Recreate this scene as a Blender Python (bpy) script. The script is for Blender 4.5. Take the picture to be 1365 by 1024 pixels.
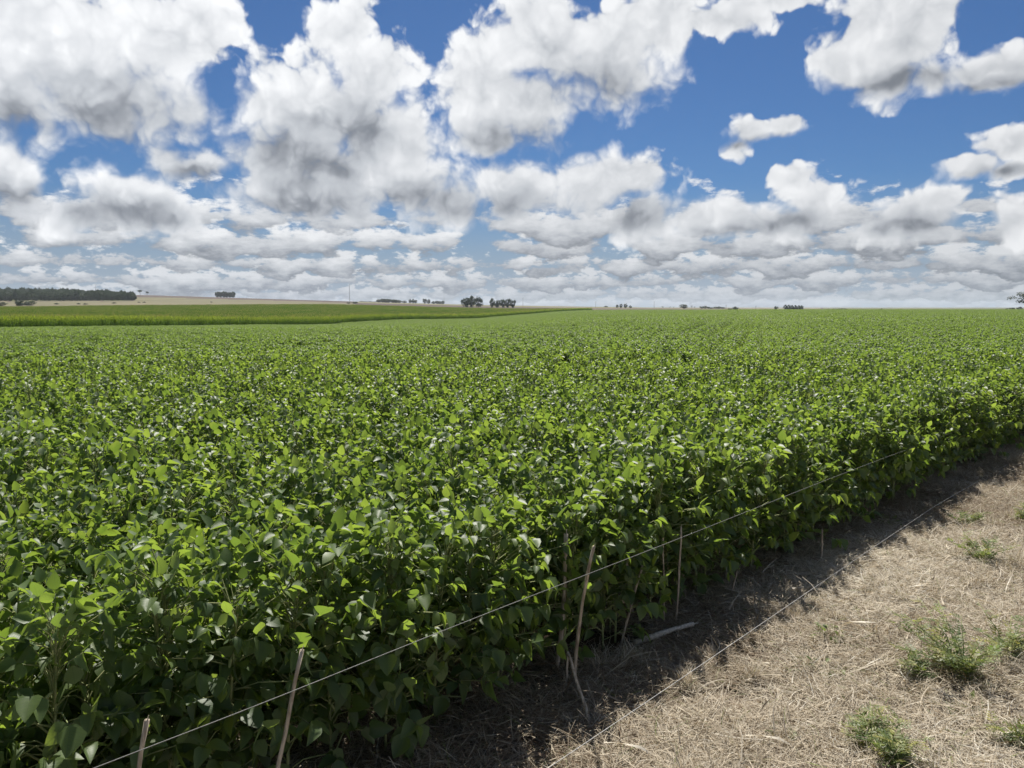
import bpy, math, random
import numpy as np
from mathutils import Vector, Matrix, Euler

for _o in list(bpy.data.objects):
    bpy.data.objects.remove(_o)
SC = bpy.context.scene
COL = SC.collection
R = math.radians

# ------------------------------------------------------------------ camera
CAM_H = 1.6
PITCH = 5.7
cam_data = bpy.data.cameras.new('camera')
cam_data.sensor_width = 36.0
cam_data.lens = 27.03
cam_data.clip_start = 0.05
cam_data.clip_end = 20000
cam = bpy.data.objects.new('camera', cam_data)
cam.location = (0, 0, CAM_H)
cam.rotation_euler = (R(90 - PITCH), 0, 0)
COL.objects.link(cam)
SC.camera = cam
FPX = 1025.0                       # focal length in pixels of the 1365 wide photograph


def pix_dir(px, py):
    u = (px - 682.5) / FPX
    v = (512 - py) / FPX
    s, c = math.sin(R(PITCH)), math.cos(R(PITCH))
    return u, c + v * s, -s + v * c


def pix_azel(px, py):
    x, y, z = pix_dir(px, py)
    return math.degrees(math.atan2(x, y)), math.degrees(math.atan2(z, math.hypot(x, y)))


# ------------------------------------------------------------------ exposure
vs = SC.view_settings
vs.view_transform = 'Standard'
vs.look = 'None'
vs.exposure = 0.62
vs.gamma = 1.0
vs.use_curve_mapping = False
SC.cycles.max_bounces = 8
SC.cycles.diffuse_bounces = 3
SC.cycles.glossy_bounces = 2
SC.cycles.transmission_bounces = 5
SC.cycles.transparent_max_bounces = 6
SC.cycles.volume_bounces = 1
SC.cycles.caustics_reflective = False
SC.cycles.caustics_refractive = False
SC.cycles.sample_clamp_indirect = 4.0

# ------------------------------------------------------------------ sun
SUN_AZ = 2.0       # degrees right of the view
SUN_EL = 52.0
sun_dir = Vector((math.sin(R(SUN_AZ)) * math.cos(R(SUN_EL)),
                  math.cos(R(SUN_AZ)) * math.cos(R(SUN_EL)), math.sin(R(SUN_EL))))
sd = bpy.data.lights.new('sun', 'SUN')
sd.energy = 5.0
sd.angle = R(0.55)
sd.color = (1.0, 0.955, 0.88)
sun = bpy.data.objects.new('sun', sd)
sun.rotation_euler = (-sun_dir).to_track_quat('-Z', 'Y').to_euler()
sun.location = (0, 0, 60)
COL.objects.link(sun)

# ------------------------------------------------------------------ sky with cumulus clouds (world)
world = bpy.data.worlds.new('World')
SC.world = world
world.use_nodes = True
WT = world.node_tree
for n in list(WT.nodes):
    WT.nodes.remove(n)


class NB:
    """small helper to write node graphs as expressions"""

    def __init__(self, tree):
        self.t = tree

    def put(self, sock, val):
        if isinstance(val, bpy.types.NodeSocket):
            self.t.links.new(val, sock)
        elif val is not None:
            if sock.type == 'VECTOR' and not hasattr(val, '__len__'):
                val = (val, val, val)
            sock.default_value = val

    def m(self, op, a, b=None, c=None, clamp=False):
        n = self.t.nodes.new('ShaderNodeMath')
        n.operation = op
        n.use_clamp = clamp
        self.put(n.inputs[0], a)
        if b is not None:
            self.put(n.inputs[1], b)
        if c is not None:
            self.put(n.inputs[2], c)
        return n.outputs[0]

    def v(self, op, a, b=None, scale=None):
        n = self.t.nodes.new('ShaderNodeVectorMath')
        n.operation = op
        self.put(n.inputs[0], a)
        if b is not None:
            self.put(n.inputs[1], b)
        if scale is not None:
            self.put(n.inputs['Scale'], scale)
        return n.outputs['Value'] if op in ('LENGTH', 'DOT_PRODUCT', 'DISTANCE') else n.outputs[0]

    def xyz(self, x, y, z=0.0):
        n = self.t.nodes.new('ShaderNodeCombineXYZ')
        self.put(n.inputs[0], x)
        self.put(n.inputs[1], y)
        self.put(n.inputs[2], z)
        return n.outputs[0]

    def sep(self, a):
        n = self.t.nodes.new('ShaderNodeSeparateXYZ')
        self.put(n.inputs[0], a)
        return n.outputs

    def noise(self, vec, scale, detail=4.0, rough=0.5, dim='2D', dist=0.0, out=0, lac=2.0):
        n = self.t.nodes.new('ShaderNodeTexNoise')
        n.noise_dimensions = dim
        self.put(n.inputs['Vector'], vec)
        n.inputs['Scale'].default_value = scale
        n.inputs['Detail'].default_value = detail
        n.inputs['Roughness'].default_value = rough
        n.inputs['Lacunarity'].default_value = lac
        n.inputs['Distortion'].default_value = dist
        return n.outputs[out]

    def vor(self, vec, scale, detail=0.0, dim='2D', rand=1.0):
        n = self.t.nodes.new('ShaderNodeTexVoronoi')
        n.voronoi_dimensions = dim
        n.feature = 'F1'
        self.put(n.inputs['Vector'], vec)
        n.inputs['Scale'].default_value = scale
        n.inputs['Detail'].default_value = detail
        n.inputs['Randomness'].default_value = rand
        return n.outputs[0]

    def smooth(self, x, lo, hi, a=0.0, b=1.0, kind='SMOOTHSTEP'):
        n = self.t.nodes.new('ShaderNodeMapRange')
        n.interpolation_type = kind
        self.put(n.inputs[0], x)
        self.put(n.inputs[1], lo)
        self.put(n.inputs[2], hi)
        self.put(n.inputs[3], a)
        self.put(n.inputs[4], b)
        return n.outputs[0]

    def mix(self, f, a, b):
        n = self.t.nodes.new('ShaderNodeMix')
        n.data_type = 'RGBA'
        self.put(n.inputs[0], f)
        self.put(n.inputs[6], a if isinstance(a, bpy.types.NodeSocket) else (*a, 1))
        self.put(n.inputs[7], b if isinstance(b, bpy.types.NodeSocket) else (*b, 1))
        return n.outputs[2]

    def mul(self, a, b):
        n = self.t.nodes.new('ShaderNodeMix')
        n.data_type = 'RGBA'
        n.blend_type = 'MULTIPLY'
        n.inputs[0].default_value = 1.0
        self.put(n.inputs[6], a if isinstance(a, bpy.types.NodeSocket) else (*a, 1))
        self.put(n.inputs[7], b if isinstance(b, bpy.types.NodeSocket) else (*b, 1))
        return n.outputs[2]

    def rgb(self, r, g, b):
        n = self.t.nodes.new('ShaderNodeCombineColor')
        self.put(n.inputs[0], r)
        self.put(n.inputs[1], g)
        self.put(n.inputs[2], b)
        return n.outputs[0]
W = NB(WT)
sky = WT.nodes.new('ShaderNodeTexSky')
sky.sky_type = 'NISHITA'
sky.sun_disc = False
sky.sun_elevation = R(SUN_EL)
sky.sun_rotation = R(SUN_AZ)
sky.altitude = 120
sky.air_density = 1.0
sky.dust_density = 0.35
sky.ozone_density = 2.2
SKY_STRENGTH = 0.085

tc = WT.nodes.new('ShaderNodeTexCoord')
dx, dy, dz = W.sep(tc.outputs['Generated'])
az = W.m('MULTIPLY', W.m('ARCTAN2', dx, dy), 57.29578)
el = W.m('MULTIPLY', W.m('ARCSINE', dz), 57.29578)
P = W.xyz(az, el, 0.0)

# the clouds that stand over the field: centre and half-axes as (azimuth, elevation) in degrees,
# read off the photograph through pix_azel
CLOUDS = [
    # big cloud upper left
    (60, 50, 190, 105), (225, 50, 95, 68), (150, 125, 150, 66), (10, 120, 110, 74), (265, 25, 55, 45),
    # left edge and the two below it
    (5, 232, 62, 52), (165, 270, 112, 42), (110, 285, 60, 30), (230, 285, 50, 24),
    (255, 226, 76, 30),
    # central tower
    (460, 34, 48, 42), (495, 95, 66, 60), (430, 150, 130, 84), (345, 140, 46, 30), (375, 200, 84, 74),
    (520, 190, 92, 80), (410, 258, 130, 42), (560, 250, 72, 52), (470, 230, 110, 66),
    # cloud right of the tower
    (640, 130, 70, 82), (700, 140, 84, 70), (655, 178, 64, 34), (730, 60, 90, 80), (815, 70, 94, 88),
    (870, 30, 74, 66), (955, 30, 84, 32), (1030, 5, 80, 22),
    # long cloud under it
    (600, 272, 80, 36), (700, 255, 112, 46), (790, 245, 94, 48), (850, 240, 52, 40), (860, 288, 56, 46),
    # upper right
    (1170, 30, 92, 84), (1130, 85, 62, 40), (1185, 100, 66, 50), (1235, 30, 66, 76), (1325, 98, 66, 40), (1250, 105, 62, 40), (1215, 65, 70, 60),
    # small ones
    (1000, 175, 40, 22), (1042, 170, 40, 22), (986, 194, 26, 22),
    (1345, 192, 54, 34), (1295, 220, 56, 22), (1350, 226, 44, 18),
    # right middle
    (950, 290, 56, 34), (1060, 235, 34, 24), (1085, 268, 64, 46), (1020, 300, 94, 36), (1225, 275, 82, 34),
    (1200, 305, 76, 30), (1352, 300, 36, 44),
]
# the thick, shaded undersides of those clouds
BASES = [
    (165, 162, 125, 40), (30, 160, 70, 26), (10, 268, 60, 26), (180, 292, 100, 22), (270, 240, 60, 15),
    (400, 215, 90, 46), (420, 276, 110, 24), (560, 270, 70, 26), (690, 190, 80, 26), (800, 120, 90, 34),
    (690, 285, 110, 20), (830, 290, 80, 30), (1200, 110, 90, 26), (1330, 115, 60, 18), (1330, 228, 60, 12),
    (1080, 300, 80, 20), (960, 312, 60, 14), (1220, 300, 76, 20), (1010, 187, 44, 9), (480, 180, 40, 50),
]


def sdf(p, blobs, k):
    acc = None
    for (cx, cy, rx, ry) in blobs:
        a, e = pix_azel(cx, cy)
        a1, e1 = pix_azel(cx + rx, cy - ry)
        a0, e0 = pix_azel(cx - rx, cy + ry)
        ra, re = (a1 - a0) / 2, abs(e1 - e0) / 2
        n = WT.nodes.new('ShaderNodeVectorMath')
        n.operation = 'MULTIPLY_ADD'
        n.inputs[1].default_value = (1 / ra, 1 / re, 0)
        n.inputs[2].default_value = (-a / ra, -e / re, 0)
        WT.links.new(p, n.inputs[0])
        d = W.v('LENGTH', n.outputs[0])
        acc = d if acc is None else W.m('SMOOTH_MIN', acc, d, k)
    return acc


def mixf(f, a, b):
    return W.m('ADD', W.m('MULTIPLY', b, f), W.m('MULTIPLY', a, W.m('SUBTRACT', 1.0, f)))


# warp
wx = W.m('MULTIPLY', W.m('SUBTRACT', W.noise(P, 0.26, 3.0, 0.55), 0.5), 2.2)
wy = W.m('MULTIPLY', W.m('SUBTRACT', W.noise(W.v('ADD', P, (71.3, 12.9, 0.0)), 0.26, 3.0, 0.55), 0.5), 1.8)
Pw = W.v('ADD', P, W.xyz(wx, wy))
S0 = sdf(Pw, CLOUDS, 0.22)
B0 = sdf(Pw, BASES, 0.35)
fb0 = W.noise(P, 0.30, 7.0, 0.52)
fbl = W.noise(P, 0.30, 3.0, 0.50)
fb1 = W.noise(W.v('ADD', P, (-0.35, 0.80, 0.0)), 0.30, 3.0, 0.50)
bil = W.m('SUBTRACT', 0.44, W.vor(W.v('ADD', Pw, W.xyz(W.m('MULTIPLY', fb0, 2.0), W.m('MULTIPLY', fbl, 2.0))), 0.52, 2.0))
D0 = W.m('ADD', W.m('MULTIPLY_ADD', S0, -1.25, 1.46), W.m('MULTIPLY', W.m('SUBTRACT', fb0, 0.5), 1.55))
D0 = W.m('ADD', D0, W.m('MULTIPLY', bil, 0.50))
# tops are crisp, undersides soft
soft = W.smooth(B0, 2.8, 1.0, 0.30, 0.75)
alpha_hi = W.smooth(D0, -0.05, soft)
# how much cloud the sunlight has crossed before it gets here
thick = W.smooth(W.m('SUBTRACT', D0, 0.35), 0.0, 1.0, 0.0, 0.20)
base = W.m('MULTIPLY', W.smooth(W.m('ADD', B0, W.m('MULTIPLY', W.m('SUBTRACT', fbl, 0.5), 0.6)), 1.9, 0.10), 0.60)
relief = W.m('ADD', W.m('MULTIPLY', W.m('SUBTRACT', fbl, fb1), 0.60), W.m('MULTIPLY', bil, 0.40))
relief = W.m('ADD', relief, W.m('MULTIPLY', W.m('SUBTRACT', fb0, fbl), 0.5))
lit = W.m('ADD', W.m('SUBTRACT', W.m('SUBTRACT', 0.98, thick), base), relief, clamp=True)
C_WHITE = (0.68, 0.69, 0.705)
C_MID = (0.385, 0.405, 0.435)
C_GREY = (0.160, 0.176, 0.203)
hi_col = W.mix(W.smooth(lit, 0.40, 1.0, 0.0, 1.0, 'LINEAR'), W.mix(W.smooth(lit, 0.0, 0.44), C_GREY, C_MID), C_WHITE)
# clouds toward the sun's side are more brilliant
glow = W.smooth(az, -40.0, 30.0, 1.01, 0.82, 'LINEAR')
GLOW = W.rgb(glow, glow, glow)
hi_col = W.mul(hi_col, GLOW)

sky_blue = W.mul(sky.outputs[0], (SKY_STRENGTH * 0.195, SKY_STRENGTH * 0.31, SKY_STRENGTH * 0.465))
C_AIR = (0.205, 0.25, 0.31)
# the farthest clouds melt into one bright bank along the horizon
bank = W.smooth(el, 9.0, 0.5)
col = W.mix(W.m('MULTIPLY', bank, 0.92), sky_blue, C_AIR)
# rows of cumulus further off, one behind the other down to the horizon
ROWS = [  # base elevation, thickness, frequency, coverage, air
    (-0.1, 0.8, 1.9, 0.95, 0.50), (0.55, 1.0, 1.5, 0.85, 0.36), (1.3, 1.3, 1.12, 0.85, 0.24),
    (2.3, 1.7, 0.84, 0.82, 0.14), (3.6, 2.3, 0.60, 0.80, 0.07), (5.2, 2.9, 0.42, 0.52, 0.02),
]
for i, (b, h, f, cov, air) in enumerate(ROWS):
    wob = W.m('SUBTRACT', W.noise(W.xyz(az, 7.3 * i + 3.1), 0.20 * f + 0.04, 1.0, 0.5), 0.5)
    t = W.m('DIVIDE', W.m('SUBTRACT', el, W.m('MULTIPLY_ADD', wob, h * 1.1, b)), h)
    nv = W.xyz(W.m('MULTIPLY_ADD', az, f * 0.62, 31.7 * i), W.m('MULTIPLY', el, f * 1.45))
    n1 = W.m('SUBTRACT', W.noise(nv, 1.0, 6.0 if i > 1 else 4.0, 0.60), 0.5)
    prof = W.m('MINIMUM', W.m('MULTIPLY', t, 3.2), W.m('SUBTRACT', 1.0, t))
    d = W.m('ADD', W.m('MULTIPLY_ADD', n1, 3.4, prof), W.m('MULTIPLY_ADD', wob, -2.4, cov - 0.75))
    al = W.smooth(d, 0.0, 0.5)
    lt = W.m('ADD', W.m('MULTIPLY', t, 0.95), W.m('MULTIPLY_ADD', n1, 1.2, 0.08), clamp=True)
    c = W.mix(W.smooth(lt, 0.0, 0.42), C_GREY, C_MID)
    c = W.mix(W.smooth(lt, 0.35, 0.90, 0.0, 1.0, 'LINEAR'), c, C_WHITE)
    c = W.mul(W.mul(c, GLOW), (0.72 + 0.045 * i,) * 3)
    c = W.mix(air, c, C_AIR)
    col = W.mix(al, col, c)

col = W.mix(alpha_hi, col, hi_col)
bg = WT.nodes.new('ShaderNodeBackground')
WT.links.new(col, bg.inputs['Color'])

# clouds of the same kind all round the rest of the sky
gen = W.noise(P, 0.085, 5.0, 0.56)
gcol = W.mix(W.m('MULTIPLY', W.smooth(el, 9.0, 0.5), 0.92), sky_blue, C_AIR)
gcl = W.mul(W.mix(W.smooth(gen, 0.52, 0.72), C_WHITE, C_MID), GLOW)
# gaps widen overhead; out-of-view cover is thinned there to lower ambient light
cov_ = W.smooth(el, 5.0, 40.0, 0.46, 0.575)
gcol = W.mix(W.smooth(W.m('SUBTRACT', gen, cov_), 0.0, 0.07), gcol, gcl)
bg2 = WT.nodes.new('ShaderNodeBackground')
WT.links.new(gcol, bg2.inputs['Color'])
far_mask = W.m('MAXIMUM', W.smooth(W.m('ABSOLUTE', az), 36.0, 40.0), W.smooth(el, 23.0, 26.0))
ms = WT.nodes.new('ShaderNodeMixShader')
WT.links.new(far_mask, ms.inputs[0])
WT.links.new(bg.outputs[0], ms.inputs[1])
WT.links.new(bg2.outputs[0], ms.inputs[2])
wo = WT.nodes.new('ShaderNodeOutputWorld')
WT.links.new(ms.outputs[0], wo.inputs['Surface'])
world.cycles.sampling_method = 'MANUAL'
world.cycles.sample_map_resolution = 512

# ------------------------------------------------------------------ helpers
def tag(o, label=None, cat=None, group=None, kind=None):
    if label:
        o['label'] = label
    if cat:
        o['category'] = cat
    if group:
        o['group'] = group
    if kind:
        o['kind'] = kind
    return o


def empty(name, loc=(0, 0, 0), rz=0.0):
    o = bpy.data.objects.new(name, None)
    o.empty_display_size = 0.1
    o.location = loc
    o.rotation_euler = (0, 0, rz)
    COL.objects.link(o)
    return o


def mesh_from(name, verts, faces, mats, var=None, midx=None, smooth=False):
    """verts (n,3); faces list of index tuples; var per-vertex float"""
    me = bpy.data.meshes.new(name)
    verts = np.asarray(verts, np.float32)
    lens = np.fromiter((len(f) for f in faces), np.int32, len(faces))
    flat = np.fromiter((i for f in faces for i in f), np.int32, int(lens.sum()))
    me.vertices.add(len(verts))
    me.vertices.foreach_set('co', verts.ravel())
    me.loops.add(len(flat))
    me.loops.foreach_set('vertex_index', flat)
    me.polygons.add(len(lens))
    starts = np.zeros(len(lens), np.int32)
    starts[1:] = np.cumsum(lens)[:-1]
    me.polygons.foreach_set('loop_start', starts)
    if midx is not None:
        me.polygons.foreach_set('material_index', np.asarray(midx, np.int32))
    if smooth:
        me.polygons.foreach_set('use_smooth', np.ones(len(lens), bool))
    for m in (mats if isinstance(mats, (list, tuple)) else [mats]):
        me.materials.append(m)
    if var is not None:
        a = me.attributes.new('var', 'FLOAT', 'POINT')
        a.data.foreach_set('value', np.asarray(var, np.float32))
    me.update(calc_edges=True)
    return me


def link(name, me, parent=None, loc=(0, 0, 0), rot=(0, 0, 0), scale=(1, 1, 1)):
    o = bpy.data.objects.new(name, me)
    o.location = loc
    o.rotation_euler = rot
    o.scale = scale
    COL.objects.link(o)
    if parent:
        o.parent = parent
    return o


class Geo:
    """collects vertices and faces"""

    def __init__(self):
        self.v, self.f, self.a, self.m, self.n = [], [], [], [], 0
        self.l = []

    def add(self, v, f, var=0.5, mat=0, lxy=None):
        v = np.asarray(v, float)
        self.l.append(np.zeros((len(v), 2)) if lxy is None else lxy)
        self.v.append(v)
        n = self.n
        self.f.extend(tuple(i + n for i in q) for q in f)
        self.a.append(np.full(len(v), var) if np.isscalar(var) else np.asarray(var))
        self.m.extend([mat] * len(f))
        self.n += len(v)

    def mesh(self, name, mats, smooth=False):
        me = mesh_from(name, np.concatenate(self.v), self.f, mats, np.concatenate(self.a), self.m, smooth)
        l = np.concatenate(self.l)
        if l.any():
            for k, nm in enumerate(('lx', 'ly')):
                at_ = me.attributes.new(nm, 'FLOAT', 'POINT')
                at_.data.foreach_set('value', np.ascontiguousarray(l[:, k], np.float32))
        return me


def tube(pts, radii, sides=5, cap=True, rng=None, rough=0.0):
    pts = [Vector(p) for p in pts]
    V, F = [], []
    up = Vector((0.31, 0.17, 0.93)).normalized()
    for i, p in enumerate(pts):
        t = (pts[min(i + 1, len(pts) - 1)] - pts[max(i - 1, 0)]).normalized()
        s = t.cross(up)
        if s.length < 0.05:
            s = t.cross(Vector((1, 0, 0)))
        s.normalize()
        q = s.cross(t)
        for k in range(sides):
            a = 2 * math.pi * k / sides
            r = radii[i] * (1 + (rng.uniform(-rough, rough) if rng else 0))
            V.append(p + (s * math.cos(a) + q * math.sin(a)) * r)
    for i in range(len(pts) - 1):
        for k in range(sides):
            k2 = (k + 1) % sides
            F.append((i * sides + k, i * sides + k2, (i + 1) * sides + k2, (i + 1) * sides + k))
    if cap:
        F.append(tuple(range(sides))[::-1])
        F.append(tuple((len(pts) - 1) * sides + k for k in range(sides)))
    return np.array([tuple(v) for v in V]), F


def xf(M, v):
    A = np.array(M)
    return v @ A[:3, :3].T + A[:3, 3]


# ------------------------------------------------------------------ materials
def new_mat(name):
    m = bpy.data.materials.new(name)
    m.use_nodes = True
    t = m.node_tree
    for n in list(t.nodes):
        t.nodes.remove(n)
    out = t.nodes.new('ShaderNodeOutputMaterial')
    return m, NB(t), out


def attr(B, name):
    n = B.t.nodes.new('ShaderNodeAttribute')
    n.attribute_name = name
    return n.outputs['Fac']


def ramp(B, fac, stops):
    n = B.t.nodes.new('ShaderNodeValToRGB')
    cr = n.color_ramp
    while len(cr.elements) < len(stops):
        cr.elements.new(0.5)
    for e, (p, c) in zip(cr.elements, stops):
        e.position = p
        e.color = (*c, 1)
    B.put(n.inputs[0], fac)
    return n.outputs[0]


def principled(B, col, rough=0.6, spec=0.3, bump=None, bump_d=0.01, bump_s=0.5):
    n = B.t.nodes.new('ShaderNodeBsdfPrincipled')
    B.put(n.inputs['Base Color'], col if isinstance(col, bpy.types.NodeSocket) else (*col, 1))
    B.put(n.inputs['Roughness'], rough)
    n.inputs['Specular IOR Level'].default_value = spec
    if bump is not None:
        b = B.t.nodes.new('ShaderNodeBump')
        b.inputs['Strength'].default_value = bump_s
        b.inputs['Distance'].default_value = bump_d
        B.put(b.inputs['Height'], bump)
        B.t.links.new(b.outputs[0], n.inputs['Normal'])
    return n


def leaf_mat(name, stops, tstops, back, trans=0.42, rough=0.42, spec=0.45, veins=False):
    """leaf blade: var attribute picks the tint; light passes through it"""
    m, B, out = new_mat(name)
    v = attr(B, 'var')
    col = ramp(B, v, stops)
    tcol = ramp(B, v, tstops)
    geo = B.t.nodes.new('ShaderNodeNewGeometry')
    col = B.mix(B.m('MULTIPLY', geo.outputs['Backfacing'], 0.75), col, back)
    p = principled(B, col, rough, spec)
    if veins:
        lx, ly = attr(B, 'lx'), attr(B, 'ly')
        ax = B.m('ABSOLUTE', lx)
        side = B.m('ABSOLUTE', B.m('SINE', B.m('MULTIPLY', B.m('SUBTRACT', ly, B.m('MULTIPLY', ax, 0.75)), 27.0)))
        mid = B.smooth(ax, 0.0, 0.035)
        vein = B.m('MINIMUM', B.smooth(side, 0.0, 0.45), mid)
        tcn = B.t.nodes.new('ShaderNodeTexCoord')
        wr_ = B.noise(tcn.outputs['Object'], 70.0, 3.0, 0.6, '3D')
        b = B.t.nodes.new('ShaderNodeBump')
        b.inputs['Strength'].default_value = 0.22
        b.inputs['Distance'].default_value = 0.0005
        B.put(b.inputs['Height'], B.m('ADD', vein, wr_))
        B.t.links.new(b.outputs[0], p.inputs['Normal'])
        k = B.m('MULTIPLY', B.smooth(vein, 0.55, 0.0), 0.35)
        B.put(p.inputs['Base Color'], B.mix(k, col, (0.16, 0.20, 0.08)))
        # worn, yellowed patches
        age = B.noise(tcn.outputs['Object'], 9.0, 3.0, 0.6, '3D')
        tcol = B.mix(B.m('MULTIPLY', B.smooth(age, 0.52, 0.75), 0.5), tcol, (0.42, 0.44, 0.07))
        tcol = B.mix(B.m('MULTIPLY', B.smooth(vein, 0.5, 0.0), 0.4), tcol, (0.10, 0.18, 0.03))
    tr = B.t.nodes.new('ShaderNodeBsdfTranslucent')
    B.put(tr.inputs['Color'], tcol)
    ms = B.t.nodes.new('ShaderNodeMixShader')
    ms.inputs[0].default_value = trans
    B.t.links.new(p.outputs[0], ms.inputs[1])
    B.t.links.new(tr.outputs[0], ms.inputs[2])
    B.t.links.new(ms.outputs[0], out.inputs['Surface'])
    return m


SOY_STOPS = [(0.0, (0.056, 0.096, 0.038)), (0.5, (0.108, 0.162, 0.057)), (0.9, (0.165, 0.215, 0.080)), (1.0, (0.19, 0.205, 0.05))]
SOY_T = [(0.0, (0.16, 0.255, 0.028)), (0.5, (0.30, 0.425, 0.045)), (0.9, (0.43, 0.55, 0.07)), (1.0, (0.48, 0.52, 0.06))]
M_SOY = leaf_mat('soybean_leaf', SOY_STOPS, SOY_T, (0.16, 0.20, 0.125), 0.48, 0.47, 0.44, True)
M_SOY_FAR = leaf_mat('soybean_leaf_far', SOY_STOPS, [(p, (c[0] * .86, c[1] * .90, c[2] * 1.1)) for p, c in SOY_T], (0.17, 0.205, 0.14), 0.47, 0.52, 0.42)  # transmitted tint cooled and dimmed, putting cloud shade into far leaf colour
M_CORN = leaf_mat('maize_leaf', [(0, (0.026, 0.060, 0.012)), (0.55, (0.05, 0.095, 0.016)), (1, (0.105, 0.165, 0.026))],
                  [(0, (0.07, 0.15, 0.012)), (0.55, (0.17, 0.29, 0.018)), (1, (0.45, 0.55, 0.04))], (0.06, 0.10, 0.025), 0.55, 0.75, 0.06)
M_TASSEL = leaf_mat('maize_tassel', [(0, (0.30, 0.26, 0.08)), (1, (0.40, 0.36, 0.12))],
                    [(0, (0.35, 0.30, 0.08)), (1, (0.45, 0.40, 0.12))], (0.3, 0.26, 0.1), 0.3, 0.7, 0.2)
M_TREE = leaf_mat('tree_leaf', [(0, (0.018, 0.036, 0.018)), (1, (0.045, 0.072, 0.032))],
                  [(0, (0.03, 0.06, 0.015)), (1, (0.07, 0.11, 0.03))], (0.04, 0.055, 0.035), 0.25, 0.55, 0.3)
M_PALE = leaf_mat('pale_tree_leaf', [(0, (0.06, 0.075, 0.05)), (1, (0.11, 0.12, 0.085))],
                  [(0, (0.08, 0.10, 0.05)), (1, (0.13, 0.15, 0.08))], (0.1, 0.11, 0.08), 0.25, 0.6, 0.3)
M_WEED = leaf_mat('weed_leaf', [(0, (0.09, 0.14, 0.05)), (0.5, (0.21, 0.24, 0.08)), (1, (0.40, 0.37, 0.13))],
                  [(0, (0.12, 0.24, 0.04)), (0.6, (0.30, 0.38, 0.06)), (1, (0.5, 0.46, 0.1))], (0.13, 0.17, 0.08), 0.40, 0.5, 0.3)
M_STRAW = leaf_mat('straw', [(0.0, (0.17, 0.115, 0.07)), (0.35, (0.41, 0.345, 0.248)), (0.75, (0.61, 0.535, 0.41)), (0.93, (0.70, 0.66, 0.56)), (0.96, (0.13, 0.17, 0.05)), (1.0, (0.20, 0.24, 0.07))],
                   [(0.0, (0.15, 0.10, 0.05)), (0.35, (0.34, 0.25, 0.14)), (0.93, (0.55, 0.46, 0.3)), (0.96, (0.18, 0.26, 0.05)), (1.0, (0.25, 0.32, 0.06))],
                   (0.40, 0.32, 0.21), 0.22, 0.6, 0.25)


def plain_mat(name, c0, c1, scale=6.0, rough=0.7, spec=0.25, stretch=(1, 1, 1), bump_d=0.004, coord='Object'):
    m, B, out = new_mat(name)
    tcn = B.t.nodes.new('ShaderNodeTexCoord')
    vec = B.v('MULTIPLY', tcn.outputs[coord], stretch)
    n = B.noise(vec, scale, 5.0, 0.6, '3D')
    p = principled(B, B.mix(B.smooth(n, 0.3, 0.7), c0, c1), rough, spec, n, bump_d, 0.8)
    B.t.links.new(p.outputs[0], out.inputs['Surface'])
    return m


M_STEM = plain_mat('green_stem', (0.17, 0.22, 0.08), (0.34, 0.34, 0.16), 30)
M_POD = plain_mat('soybean_pod', (0.26, 0.31, 0.12), (0.42, 0.43, 0.20), 40)
M_BARK = plain_mat('bark', (0.045, 0.036, 0.028), (0.11, 0.09, 0.07), 3, 0.9, 0.1)
M_STALK = plain_mat('dry_stalk', (0.22, 0.175, 0.13), (0.52, 0.45, 0.35), 22, 0.85, 0.15, (3, 3, 0.5))
M_WOOD = plain_mat('weathered_wood', (0.34, 0.31, 0.26), (0.60, 0.56, 0.48), 25, 0.9, 0.1, (4, 0.5, 4))
M_WIRE = plain_mat('fence_wire', (0.13, 0.13, 0.12), (0.22, 0.22, 0.20), 60, 0.5, 0.4, (1, 1, 1), 0.0005)
M_WIRE_SUNLIT = plain_mat('sunlit_wire', (0.42, 0.41, 0.38), (0.60, 0.59, 0.55), 60, 0.5, 0.4, (1, 1, 1), 0.0005)  # same wire, lighter: its sunlit look is put into the colour
M_STEEL = plain_mat('galvanised_steel', (0.28, 0.29, 0.30), (0.42, 0.43, 0.44), 3, 0.5, 0.4)


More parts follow.
